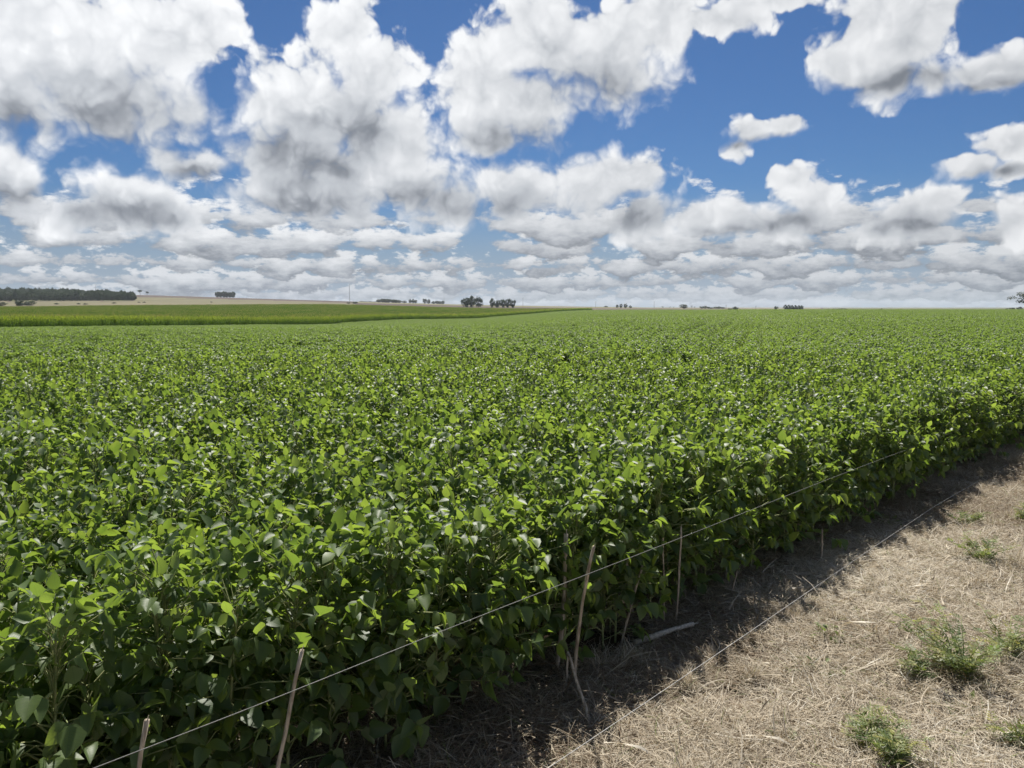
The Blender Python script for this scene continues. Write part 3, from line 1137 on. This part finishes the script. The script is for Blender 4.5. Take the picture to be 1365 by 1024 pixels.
def tree(px, top_py, w_px, depth, kind, label, cat='tree', group=None, name=None, k=None):
    x = pix_xy(px, depth)
    zg = float(terrain(x, depth))
    ztop = CAM_H + (410 - top_py) * depth / FPX
    h = max(ztop - zg, 1.2)
    w = max(w_px * depth / FPX, 0.8)
    t, c_ = TREES[kind][rr.randrange(len(TREES[kind])) if k is None else k]
    o = empty(name or ('shrub' if kind == 'shrub' else 'tree'), (x, depth, zg), rr.uniform(0, 6.28))
    o.scale = (w, w, h)
    link('trunk', t, o)
    link('crown', c_, o)
    tag(o, label, cat, group)
    return o


def grove(x0, x1, tops, n, depth, kind, label, group, deep=1, spread=14.0, wf=1.5):
    for d in range(deep):
        for i in range(n):
            px = x0 + (x1 - x0) * (i + 0.5) / n + rr.uniform(-.12, .12) * (x1 - x0) / n
            tp = np.interp((px - x0) / (x1 - x0), np.linspace(0, 1, len(tops)), tops) + rr.uniform(-.4, .5)
            tree(px, tp, (x1 - x0) / n * wf, depth + d * spread + rr.uniform(-4, 4), kind, label, 'tree', group)


# left hill
tree(190, 387.3, 6.2, 1640, 'flat', 'lone tree with open flat crown on the tan hill, larger of two', k=0)
tree(199.5, 389.3, 4.6, 1640, 'flat', 'smaller tree with open crown on the tan hill, right of its neighbour', k=1)
grove(290, 315, [388.7, 389.2, 389.6, 388.8], 6, 1560, 'tall', 'dark tree in the square clump alone on the tan hill', 'trees of the square clump on the hill', deep=2, wf=1.7)
for px, tp, w, d, lb in ((29, 400.0, 15, 690, 'broad dark shrub in front of the wood, left of the pair'),
                         (42, 401.0, 17, 700, 'broad dark shrub in front of the wood, right of the pair'),
                         (3, 402.5, 16, 680, 'low dark shrub at the left edge below the wood'),
                         (79, 404.2, 6, 760, 'small round bush on the tan strip, third from the left'),
                         (108, 405.6, 5, 760, 'small dark bush on the tan strip, left of two close ones'),
                         (117, 405.4, 7, 740, 'small dark bush on the tan strip, right of two close ones'),
                         (155, 403.8, 6, 800, 'small dark bush below the right part of the wood'),
                         (188, 404.2, 4, 860, 'tiny dark bush at the right end of the wood, the left one'),
                         (195, 403.4, 5, 860, 'tiny dark bush just right of the wood, the right one'),
                         (284, 404.8, 3, 900, 'tiny dark bush in the tan field under the square clump')):
    tree(px, tp, w, d, 'shrub', lb, 'shrub', name='shrub')
# middle of the horizon
tree(474, 402.2, 9, 980, 'round', 'round dark tree beside the tall mast left of centre', k=0)
tree(465.5, 403.2, 5, 980, 'shrub', 'small bush at the foot of the tall mast', 'shrub', name='shrub')
grove(481, 503, [402.0, 402.4, 401.8], 6, 1750, 'shrub', 'low hedgerow tree between the mast and the long grove', 'low hedgerow trees right of the mast', wf=1.8)
grove(504, 535, [400.0, 398.8, 398.8, 399.8, 401.0], 7, 1500, 'round', 'grey-green tree of the long low grove on the skyline', 'trees of the long low grove', deep=2, wf=1.8)
tree(540, 401.2, 7, 1500, 'round', 'small tree just right of the long low grove', k=1)
grove(545, 557, [399.4, 399.8], 3, 1480, 'tall', 'upright tree of the small three-tree clump on the skyline', 'trees of the three-tree clump', wf=1.5)
tree(567, 398.2, 8, 1450, 'tall', 'tall dark tree in the skyline pair, the left one', k=0)
tree(572, 399.6, 6, 1450, 'tall', 'dark tree in the skyline pair, the lower right one', k=1)
grove(577, 592, [401.4, 401.6, 400.9], 4, 1450, 'round', 'low dark tree in the row left of the thin pole', 'low row of trees left of the pole', wf=1.6)
tree(621, 395.6, 13, 960, 'round', 'rounded dark tree, leftmost of the big three near centre', k=0)
tree(629, 394.0, 14, 975, 'round', 'tallest dark tree, middle of the big three near centre', k=1)
tree(638, 396.0, 13, 955, 'round', 'dark tree, rightmost of the big three near centre', k=2)
for i, (px, tp, w) in enumerate(((656, 397.4, 9), (663, 399.2, 10), (670, 398.8, 9), (677, 398.2, 10), (683.5, 399.8, 9))):
    tree(px, tp, w, 990 + 6 * (i % 2), 'round', '%s dark tree of the row just right of the big three' %
         ['first', 'second', 'third', 'fourth', 'fifth'][i], group='row of five trees right of the big three')
tree(807, 408.0, 6, 1500, 'shrub', 'faint low bush left of the pointed trees', 'shrub', name='shrub')
for i, (px, tp, w) in enumerate(((822, 406.2, 5), (827, 405.2, 5), (833.5, 404.6, 6), (839.5, 407.6, 5))):
    tree(px, tp, w, 1250, 'tall', '%s small tree in the pointed group right of centre' % ['first', 'second', 'tallest third', 'low fourth'][i],
         group='pointed group of trees right of centre')
for px, tp, w, lb in ((883, 408.0, 7, 'pale feathery tree left of the round dark one'), (892, 408.6, 3, 'small pale sapling left of the round dark tree'),
                      (897, 408.9, 3, 'tiny pale sapling next to the round dark tree'), (921, 406.8, 5, 'thin pale tree right of the round dark one'),
                      (925, 408.4, 3.5, 'short pale tree right of the round dark one')):
    tree(px, tp, w, 1300, 'thin', lb)
tree(910, 405.8, 13, 1280, 'round', 'round dark tree on the skyline over the brown field', k=3)
grove(932, 964, [408.4, 408.0, 409.2, 409.6, 408.6, 410], 7, 1350, 'round', 'low tree in the long row right of the round dark tree', 'long low row of skyline trees', wf=1.6)
tree(978.5, 408.8, 9, 900, 'round', 'dark tree at the field crest right of the long row', k=1)
tree(971.5, 411.0, 8, 900, 'shrub', 'low bush at the crest beside the dark tree', 'shrub', name='shrub')
tree(1033, 408.0, 6.5, 1000, 'tall', 'single narrow tree left of the boxy grove', k=2)
for i in range(6):
    tree(1045.5 + 4.3 * i, 406.6 + 0.22 * i, 7, 1000 + 6 * (i % 2), 'tall', 'boxy grove tree, %s from the left' %
         ['first', 'second', 'third', 'fourth', 'fifth', 'sixth'][i], group='boxy grove on the crest')
tree(1103, 411.8, 3.5, 1000, 'shrub', 'speck of a bush left of the low hedge on the crest', 'shrub', name='shrub')
grove(1108, 1128, [411.6, 411.3, 411.6], 6, 1000, 'shrub', 'low bush in the hedge on the right-hand crest', 'low hedge on the crest', wf=1.7)
tree(1173, 411.6, 3.2, 1000, 'shrub', 'lone speck of a bush on the right crest', 'shrub', name='shrub')
tree(1372, 388.5, 52, 520, 'airy', 'large airy tree at the right edge of the picture', k=0)
for px, tp, w, lb in ((1339, 411.4, 4, 'tiny bush left of the large right-hand tree'), (1346, 410.4, 9, 'low bush at the foot of the large right-hand tree'),
                      (1356, 409.4, 8, 'dark bush under the crown of the large right-hand tree')):
    tree(px, tp, w, 520, 'shrub', lb, 'shrub', name='shrub')

# the plantation on the left hill: one dark mass
wp, wr, ws, wi = [], [], [], []
protos = []
for kind in ('tall', 'round'):
    for t, c_ in TREES[kind]:
        g = Geo()
        for me_, mi in ((t, 1), (c_, 0)):
            n = len(me_.vertices)
            co = np.zeros(n * 3, np.float32)
            me_.vertices.foreach_get('co', co)
            va = np.zeros(n, np.float32)
            me_.attributes['var'].data.foreach_get('value', va)
            g.add(co.reshape(-1, 3), [tuple(p.vertices) for p in me_.polygons], va, mi)
        protos.append(g.mesh('wood_tree', [M_TREE, M_BARK]))
for y in np.arange(1040, 1640, 9.0):
    ur = np.interp(y, [1040, 1120, 1300, 1640], [-.487, -.488, -.52, -.60])
    for x in np.arange(-0.98 * y, ur * y, 8.0):
        if rr.random() < 0.12:
            continue
        xx, yy = x + rr.uniform(-3, 3), y + rr.uniform(-3, 3)
        h = rr.uniform(8.5, 12.5) * (1.3 if rr.random() < .06 else 1)
        wp.append((xx, yy, float(terrain(xx, yy)) - .3))
        wr.append((0, 0, rr.uniform(0, 6.28)))
        w = rr.uniform(7.5, 10.5)
        ws.append((w, w, h))
        wi.append(rr.randrange(len(protos)))
wood = scatter('wood', wp, wr, ws, wi, protos)
tag(wood, 'dark plantation wood covering the hill on the far left', 'wood', kind='stuff')


# ------------------------------------------------------------------ masts and poles
def mast(px, top_py, depth, label, kind='mast'):
    x = pix_xy(px, depth)
    zg = float(terrain(x, depth))
    h = CAM_H + (410 - top_py) * depth / FPX - zg
    o = empty('mast' if kind == 'mast' else 'utility_pole', (x, depth, zg))
    tag(o, label, 'mast' if kind == 'mast' else 'pole')
    if kind == 'mast':
        w = 0.55
        for k in range(3):
            a = 2.094 * k
            v, f = tube([(w * math.cos(a), w * math.sin(a), 0), (w * .8 * math.cos(a), w * .8 * math.sin(a), h)], [0.10, 0.07], 5)
            g = Geo()
            g.add(v, f)
            link('leg', g.mesh('leg', M_STEEL), o)
        g = Geo()
        n = int(h / 1.4)
        for i in range(n):
            z0, z1 = h * i / n, h * (i + 1) / n
            for k in range(3):
                a, b = 2.094 * k, 2.094 * (k + 1)
                v, f = tube([(w * .9 * math.cos(a), w * .9 * math.sin(a), z0), (w * .9 * math.cos(b), w * .9 * math.sin(b), z1)], [0.05, 0.05], 3)
                g.add(v, f)
        tag(link('bracing', g.mesh('bracing', M_STEEL), o), kind='stuff')
    else:
        g = Geo()
        v, f = tube([(0, 0, -.3), (0, 0, h)], [0.22, 0.16], 7)
        g.add(v, f)
        link('post', g.mesh('post', M_BARK), o)
        g = Geo()
        v, f = tube([(-1.1, 0, h - .7), (1.1, 0, h - .7)], [0.1, 0.1], 4)
        g.add(v, f)
        link('crossarm', g.mesh('crossarm', M_BARK), o)


mast(131.5, 379.0, 1500, 'thin grey mast rising above the dark wood')
mast(467.3, 379.5, 1000, 'tall thin mast beside the round tree left of centre')
mast(592.3, 391.5, 1450, 'thin mast between the low trees and the big three')
mast(697, 397.5, 1300, 'thin utility pole right of the row of five trees', 'pole')
mast(793.5, 402.5, 1300, 'thin utility pole left of the pointed trees', 'pole')
mast(871, 402.2, 1300, 'thin utility pole over the brown strip right of the pointed trees', 'pole')
mast(966.5, 406.5, 1100, 'thin utility pole beside the long low tree row', 'pole')
mast(1006, 408.0, 1000, 'short pole standing alone on the crest', 'pole')

# ------------------------------------------------------------------ dry grass on the headland
def straw_patch(seed, size, n, lie, lmin, lmax, green=0.02, tuft=0.0, tone=0.0):
    r = np.random.default_rng(seed)
    x = r.uniform(-size / 2, size / 2, n)
    y = r.uniform(-size / 2, size / 2, n)
    if tuft:
        k = max(1, int(6 * size))
        cx_, cy_ = r.uniform(-size / 2, size / 2, k), r.uniform(-size / 2, size / 2, k)
        pick = r.integers(0, k, n)
        m = r.random(n) < tuft
        x[m] = cx_[pick[m]] + r.normal(0, .03, m.sum())
        y[m] = cy_[pick[m]] + r.normal(0, .03, m.sum())
    L = r.uniform(lmin, lmax, n)
    a = r.uniform(0, 2 * np.pi, n)
    rise = np.abs(r.normal(0, lie, n))
    droop = rise * r.uniform(.3, 1.2, n)
    w = r.uniform(.0008, .0019, n)
    thick_ = r.random(n) < .02
    w[thick_] *= 2.4
    L[thick_] *= 1.5
    z0 = np.abs(r.normal(0, .012, n))
    bend = r.normal(0, .35, n)
    V = np.zeros((n, 8, 3))
    for q, t in enumerate((0, .35, .7, 1.0)):
        aa = a + bend * t
        px_ = x + np.cos(aa) * L * t * np.cos(np.minimum(rise, 1.2))
        py_ = y + np.sin(aa) * L * t * np.cos(np.minimum(rise, 1.2))
        pz = z0 + L * (np.sin(np.minimum(rise, 1.3)) * t - .5 * np.sin(np.minimum(droop, 1.2)) * t * t)
        pz = np.maximum(pz, 0.001 + r.uniform(0, .012, n))
        ww = w * (1 - .75 * t)
        V[:, 2 * q] = np.stack([px_ - np.sin(aa) * ww, py_ + np.cos(aa) * ww, pz], -1)
        V[:, 2 * q + 1] = np.stack([px_ + np.sin(aa) * ww, py_ - np.cos(aa) * ww, pz + ww * r.normal(0, 1, n)], -1)
    var = np.clip(r.beta(2.2, 1.9, n) + tone, 0, .93)
    var[r.random(n) < green] = r.uniform(.965, 1.0)
    F = np.array([(0, 1, 3, 2), (2, 3, 5, 4), (4, 5, 7, 6)])
    faces = (F[None] + np.arange(n)[:, None, None] * 8).reshape(-1, 4)
    me = big_mesh('straw', V.reshape(-1, 3), faces, [M_STRAW])
    at_ = me.attributes.new('var', 'FLOAT', 'POINT')
    at_.data.foreach_set('value', np.repeat(var, 8).astype(np.float32))
    return me


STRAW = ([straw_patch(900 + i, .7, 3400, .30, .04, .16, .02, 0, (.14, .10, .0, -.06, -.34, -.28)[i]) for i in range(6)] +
         [straw_patch(920 + i, .6, 2000, .75, .05, .16, .03, .7) for i in range(5)] +
         [straw_patch(940 + i, .5, 600, .8, .04, .13, .6, .6) for i in range(3)])
gp, gr, gs, gi_ = [], [], [], []
rg = random.Random(9)


def lumps(x, y):
    return math.sin(x * 2.3 + 1.7 * math.sin(y * 1.9)) * math.sin(y * 2.9 + 1.3 * math.sin(x * 1.3 + 2))


for x in np.arange(-4, 22, 0.38):
    for y in np.arange(-2.2, 26, 0.38):
        xx, yy = x + rg.uniform(-.2, .2), y + rg.uniform(-.2, .2)
        if yy - xx > EDGE + 0.45 or math.hypot(xx, yy) > 26 or yy - xx < -16:
            continue
        z = float(terrain(xx, yy)) + 0.018 * math.sin(xx * 5.1 + 1.3 * math.sin(yy * 3.3)) * math.sin(yy * 4.3 + 1.7 * math.sin(xx * 2.1))
        lm = lumps(xx, yy)
        gp.append((xx, yy, z + 0.002))
        gr.append((0, 0, rg.uniform(0, 6.28)))
        gs.append((1, 1, rg.uniform(.8, 1.5)))
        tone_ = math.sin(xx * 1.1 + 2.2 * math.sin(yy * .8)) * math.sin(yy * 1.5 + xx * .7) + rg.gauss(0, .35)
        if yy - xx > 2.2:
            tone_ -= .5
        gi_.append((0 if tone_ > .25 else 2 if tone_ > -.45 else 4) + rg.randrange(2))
        if tone_ < -.75 and rg.random() < .6:
            gs[-1] = (.55, .55, .8)
        if rg.random() < 0.42 + 0.35 * lm:
            gp.append((xx + rg.uniform(-.2, .2), yy + rg.uniform(-.2, .2), z))
            gr.append((0, 0, rg.uniform(0, 6.28)))
            s_ = rg.uniform(.6, 1.15)
            gs.append((s_, s_, s_ * rg.uniform(.6, 1.1)))
            gi_.append(6 + rg.randrange(5))
        if rg.random() < 0.05 + (0.55 if xx - yy > -1.5 and lm > -0.1 else 0):
            gp.append((xx + rg.uniform(-.2, .2), yy + rg.uniform(-.2, .2), z))
            gr.append((0, 0, rg.uniform(0, 6.28)))
            s_ = rg.uniform(.5, 1.1)
            gs.append((s_, s_, s_ * .8))
            gi_.append(11 + rg.randrange(3))
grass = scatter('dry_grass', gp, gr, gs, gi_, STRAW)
tag(grass, 'matted dry straw-coloured grass along the fence line', 'dry grass', kind='stuff')


# ------------------------------------------------------------------ placing things by where the photograph shows them
def on_ground(px, py):
    x, y, z = pix_dir(px, py)
    t = CAM_H / -z
    return Vector((x * t, y * t, float(terrain(x * t, y * t))))


def on_plane(px, py, c_):
    """point seen at px,py in the upright plane y - x = c_ that runs along the field edge"""
    x, y, z = pix_dir(px, py)
    t = c_ / (y - x)
    return Vector((x * t, y * t, CAM_H + z * t))


# ------------------------------------------------------------------ the two fence wires
def wire(name, pix, label, rad_, c_near, c_far, mat=M_WIRE):
    # follow the wire as the photograph shows it; further off it runs closer to the plants
    k = np.polyfit([p[0] for p in pix], [p[1] for p in pix], 1)
    vx, vy = 1712.0, 408.0
    P_ = []
    x_end, y_end = pix[-1]
    for px in list(range(60, 1100, 40)) + list(range(1100, 1640, 18)):
        py = np.polyval(k, px) if px < x_end else np.polyval(k, x_end) + (vy - np.polyval(k, x_end)) * (px - x_end) / (vx - x_end)
        cc_ = c_near + (c_far - c_near) * max(0.0, min(1.0, (px - 980) / 330.0))
        p = on_plane(px, py, cc_)
        P_.append(p)
    d = (P_[0] - P_[4]).normalized()
    P_ = [P_[0] + d * q for q in (5.0, 2.5, 1.0)] + P_
    P_ = [p + Vector((0, 0, .0016 * math.sin(i * .45))) for i, p in enumerate(P_)]
    g = Geo()
    v, f = tube(P_, [rad_] * len(P_), 6)
    g.add(v, f)
    o = link(name, g.mesh(name, mat, True))
    tag(o, label, 'fence wire', 'wires of the low fence')
    return o


wire('fence_wire', [(125, 1024), (400, 918), (800, 762), (910, 712), (1090, 645)], 'upper pale fence wire stretched in front of the soybean plants', 0.0010, 2.25, 2.98)
wire('fence_wire', [(725, 1024), (940, 890), (1140, 745), (1247, 672)], 'lower pale fence wire running just above the dry grass', 0.0010, 1.90, 2.62, M_WIRE_SUNLIT)


# ------------------------------------------------------------------ dry stalks and sticks
def stick(name, pa, pb, r0, r1, label, mat=M_STALK, seed=1, sides=7, bend=0.02, cat='stalk'):
    r = random.Random(seed)
    pa, pb = Vector(pa), Vector(pb)
    n = 9
    side = Vector((r.uniform(-1, 1), r.uniform(-1, 1), r.uniform(-1, 1))) * bend * (pb - pa).length
    P_, rr_ = [], []
    for i in range(n):
        t = i / (n - 1)
        p = pa.lerp(pb, t) + side * math.sin(math.pi * t) + Vector((r.gauss(0, 1), r.gauss(0, 1), r.gauss(0, 1))) * 0.0012
        P_.append(p - pa)
        rr_.append((r0 + (r1 - r0) * t) * r.uniform(.88, 1.12))
    g = Geo()
    v, f = tube(P_, rr_, sides, True, r, .14)
    g.add(v, f)
    # splintered tip
    tip = Vector(P_[-1])
    d = (P_[-1] - P_[-2]).normalized()
    v, f = tube([tip - d * .02, tip + d * r1 * 2.2 + Vector((r1 * .4, 0, 0))], [r1 * .6, r1 * .12], 4)
    g.add(v, f)
    o = link(name, g.mesh(name, mat), loc=pa)
    tag(o, label, cat)
    return o


def upright(px0, py0, px1, py1, c0, c1, r0, r1, label, seed):
    a, b = on_plane(px0, py0, c0), on_plane(px1, py1, c1)
    ext = a + (a - b).normalized() * max(0.0, (a.z + 0.03) / max(0.05, (b - a).normalized().z))
    stick('dry_stalk', ext, b, r0, r1, label, seed=seed)


upright(768, 895, 791, 728, 2.84, 2.62, .0082, .0062, 'tall leaning dry stalk crossing the wire near the middle', 1)
upright(748, 800, 754, 712, 3.02, 2.98, .0105, .0095, 'thick broken dry stalk just left of the tall leaning one', 2)
upright(835, 735, 833, 716, 3.0, 2.96, .008, .008, 'short dry stub between leaves right of the tall leaning stalk', 3)
upright(846, 792, 858, 748, 2.94, 2.90, .006, .006, 'leaning brown stalk below the wire, right of the tall one', 4)
upright(884, 778, 882, 700, 2.93, 2.90, .0042, .0045, 'thin upright stalk under the wire, left of its twin', 5)
upright(904, 770, 908, 703, 2.90, 2.88, .005, .005, 'slim upright stalk, rightmost of those crossing the wire', 6)
upright(374, 1030, 402, 866, 2.75, 2.72, .0075, .006, 'dry stalk leaning behind the wire at lower left', 7)
upright(184, 1040, 194, 960, 2.68, 2.66, .0062, .006, 'short cut stake at the bottom left corner', 8)
upright(755, 905, 757, 872, 2.88, 2.86, .006, .005, 'dark stub beside the foot of the tall leaning stalk', 9)
a, b = on_ground(788, 974), on_plane(756, 868, 2.80)
stick('fallen_stick', a + Vector((0, 0, .012)), b, .006, .0065, 'bare stick leaning down onto the grass below the tall stalk', seed=10, cat='stick')
for k, (x0, y0, x1, y1, r0, lb, lift) in enumerate((
        (846, 864, 924, 846, .015, 'weathered grey piece of wood lying at the hedge foot', .055),
        (503, 1000, 596, 1016, .008, 'pale fallen stem lying at the bottom left of the bare strip', .02),
        (1093, 752, 1096, 706, .006, None, 0),
        (1098, 716, 1160, 724, .006, 'pale stick lying flat beside the short standing stub', .02),
        (972, 800, 982, 762, .006, None, 0),
        (1006, 772, 1056, 769, .006, 'light straight stick lying in the shade of the plants', .02),
        (984, 752, 1006, 778, .005, 'thin stick slanting down out of the leaves', .05),
        (1040, 748, 1016, 776, .005, 'thin stick crossing above the light straight one', .06),
        (1056, 762, 1086, 750, .004, 'small twig pointing at the standing stub', .03),
        (900, 836, 958, 826, .004, 'thin dry stem lying right of the grey wood', .02))):
    if lb is None:
        a = on_ground(x0, y0)
        c_ = a.y - a.x
        b = on_plane(x1, y1, c_ - .02)
        stick('dry_stalk', a - Vector((0, 0, .02)), b, r0, r0 * .8,
              'short standing stub on the bare strip, far right of the stalks' if k == 2 else 'leaning brown stub at the foot of the plants', seed=20 + k)
    else:
        a, b = on_ground(x0, y0), on_ground(x1, y1)
        up = Vector((0, 0, lift))
        stick('fallen_stick', a + up * .5, b + up, r0, r0 * .8, lb, M_WOOD if k == 0 else M_STALK, seed=20 + k, cat='stick')


# ------------------------------------------------------------------ green weeds in the dry grass
def weed(px, py, h, spread, nst, label, seed, dens=1.0):
    r = random.Random(seed)
    p = on_ground(px, py)
    o = empty('weed', p, 0)
    tag(o, label, 'weed', 'green weeds in the dry grass')
    lv = Geo()
    for s in range(nst):
        a = r.uniform(0, 6.28)
        q = spread * math.sqrt((s + .5) / nst)
        top = Vector((math.cos(a) * q, math.sin(a) * q, h * r.uniform(.55, 1.0)))
        mid = Vector((top.x * .35, top.y * .35, top.z * .55))
        b0 = Vector((top.x * .08, top.y * .08, -.01))
        g = Geo()
        v, f = tube([b0, mid, top], [.0028, .0022, .001], 5)
        g.add(v, f)
        link('stem', g.mesh('stem', M_STEM), o)
        n = int(16 * dens)
        for i in range(n):
            t = .18 + .82 * i / n
            c_ = (b0 * (1 - t) * (1 - t) + mid * 2 * t * (1 - t) + top * t * t)
            aa = r.uniform(0, 6.28)
            el_ = r.uniform(-.1, .8)
            d = Vector((math.cos(aa) * math.cos(el_), math.sin(aa) * math.cos(el_), math.sin(el_)))
            fl = r.uniform(.03, .085) * (1.15 - .5 * t)
            # a small pinnate leaf: paired narrow leaflets on a rib
            sd_ = d.cross(Vector((0, 0, 1))).normalized()
            up = sd_.cross(d)
            tint = min(1, max(0, r.gauss(.55, .28)))
            for j in range(4):
                for sg in (-1, 1):
                    bp = c_ + d * fl * (j + .8) / 4
                    dd = (d * .7 + sd_ * sg + up * r.uniform(-.2, .3)).normalized()
                    l2 = fl * .50 * (1.1 - .15 * j)
                    w2 = l2 * .17
                    n2 = (d - dd * d.dot(dd)).normalized()
                    V = [bp, bp + dd * l2 * .5 + n2 * w2, bp + dd * l2, bp + dd * l2 * .5 - n2 * w2]
                    lv.add([tuple(q_) for q_ in V], [(0, 1, 2, 3)], tint)
            V = [c_ - up * .0008, c_ + up * .0008, c_ + d * fl]
            lv.add([tuple(q_) for q_ in V], [(0, 1, 2)], tint)
    tag(link('leaves', lv.mesh('leaves', M_WEED), o), kind='stuff')


def broad_weed(px, py, h, spread, n, label, seed):
    """low weed with oval leaves on short stalks"""
    r = random.Random(seed)
    o = empty('weed', on_ground(px, py), 0)
    tag(o, label, 'weed', 'green weeds in the dry grass')
    for i in range(n):
        ln = r.uniform(.022, .045)
        v, f = leaflet(ln, r.uniform(.1, .5), r.uniform(0, .4), r.uniform(-.4, .4), .85)
        a_ = r.uniform(0, 6.28)
        q = spread * math.sqrt(r.random())
        z = h * r.uniform(.35, 1) * (1 - .5 * q / spread)
        g = Geo()
        M = Matrix.Translation((q * math.cos(a_), q * math.sin(a_), z)) @ Matrix.Rotation(a_ - 1.57 + r.gauss(0, .7), 4, 'Z') @ Matrix.Rotation(r.gauss(.1, .4), 4, 'X')
        g.add(xf(M, v), f, min(1, max(0, r.gauss(.3, .2))))
        v, f = tube([(0, 0, 0), (q * .5 * math.cos(a_), q * .5 * math.sin(a_), z * .7), (q * math.cos(a_), q * math.sin(a_), z)], [.0016, .0013, .001], 4)
        g.add(v, f, .4, 1)
        link('leaf', g.mesh('leaf', [M_WEED, M_STEM]), o)


broad_weed(1103, 855, .13, .09, 22, 'small broad-leaved sprig in the middle of the bare strip', 81)
broad_weed(1092, 900, .06, .13, 26, 'low dark broad-leaved clump below the small sprig', 82)
broad_weed(1042, 985, .06, .06, 14, 'tiny broad-leaved tuft at the bottom, left of the bushy weed', 83)
broad_weed(1290, 945, .05, .07, 14, 'low round-leaved clump below the largest feathery weed', 84)
broad_weed(1185, 700, .08, .12, 20, 'low green clump in the far grass beside the shade', 85)
weed(1285, 905, .27, .36, 20, 'largest feathery green weed, at the right side', 61, .8)
weed(1345, 880, .20, .22, 9, 'feathery weed at the right edge beside the largest one', 62, .7)
weed(1165, 1000, .13, .17, 9, 'bushy little weed at the bottom, right of the wires', 63, .7)
weed(1200, 1030, .14, .10, 5, 'small weed cut by the bottom edge of the picture', 64)
weed(1310, 752, .20, .22, 7, 'spreading green weed near the right edge, farther up', 66)
weed(1358, 700, .18, .20, 6, 'green weed at the right edge above the others', 67)
weed(1225, 905, .11, .10, 4, 'low sprig left of the largest feathery weed', 69)
weed(1290, 700, .10, .14, 4, 'faint green patch of weed in the far grass', 71)
weed(1355, 1000, .10, .10, 4, 'small weed at the lower right corner', 72)

# ------------------------------------------------------------------ the air: far things fade a little
def haze_box():
    m, B, out = new_mat('haze_air')
    pv = B.t.nodes.new('ShaderNodeVolumePrincipled')
    pv.inputs['Color'].default_value = (0.80, 0.88, 1.0, 1)
    pv.inputs['Density'].default_value = 0.00006
    pv.inputs['Anisotropy'].default_value = 0.2
    B.t.links.new(pv.outputs[0], out.inputs['Volume'])
    lo, hi = (-9300, -9300, -14.0), (9300, 9300, 75.0)
    V = [(x, y, z) for x in (lo[0], hi[0]) for y in (lo[1], hi[1]) for z in (lo[2], hi[2])]
    F = [(0, 1, 3, 2), (4, 6, 7, 5), (0, 4, 5, 1), (2, 3, 7, 6), (0, 2, 6, 4), (1, 5, 7, 3)]
    o = link('haze', mesh_from('haze', V, F, [m]))
    tag(o, 'thin bright summer haze over the far fields', 'haze', kind='stuff')


haze_box()
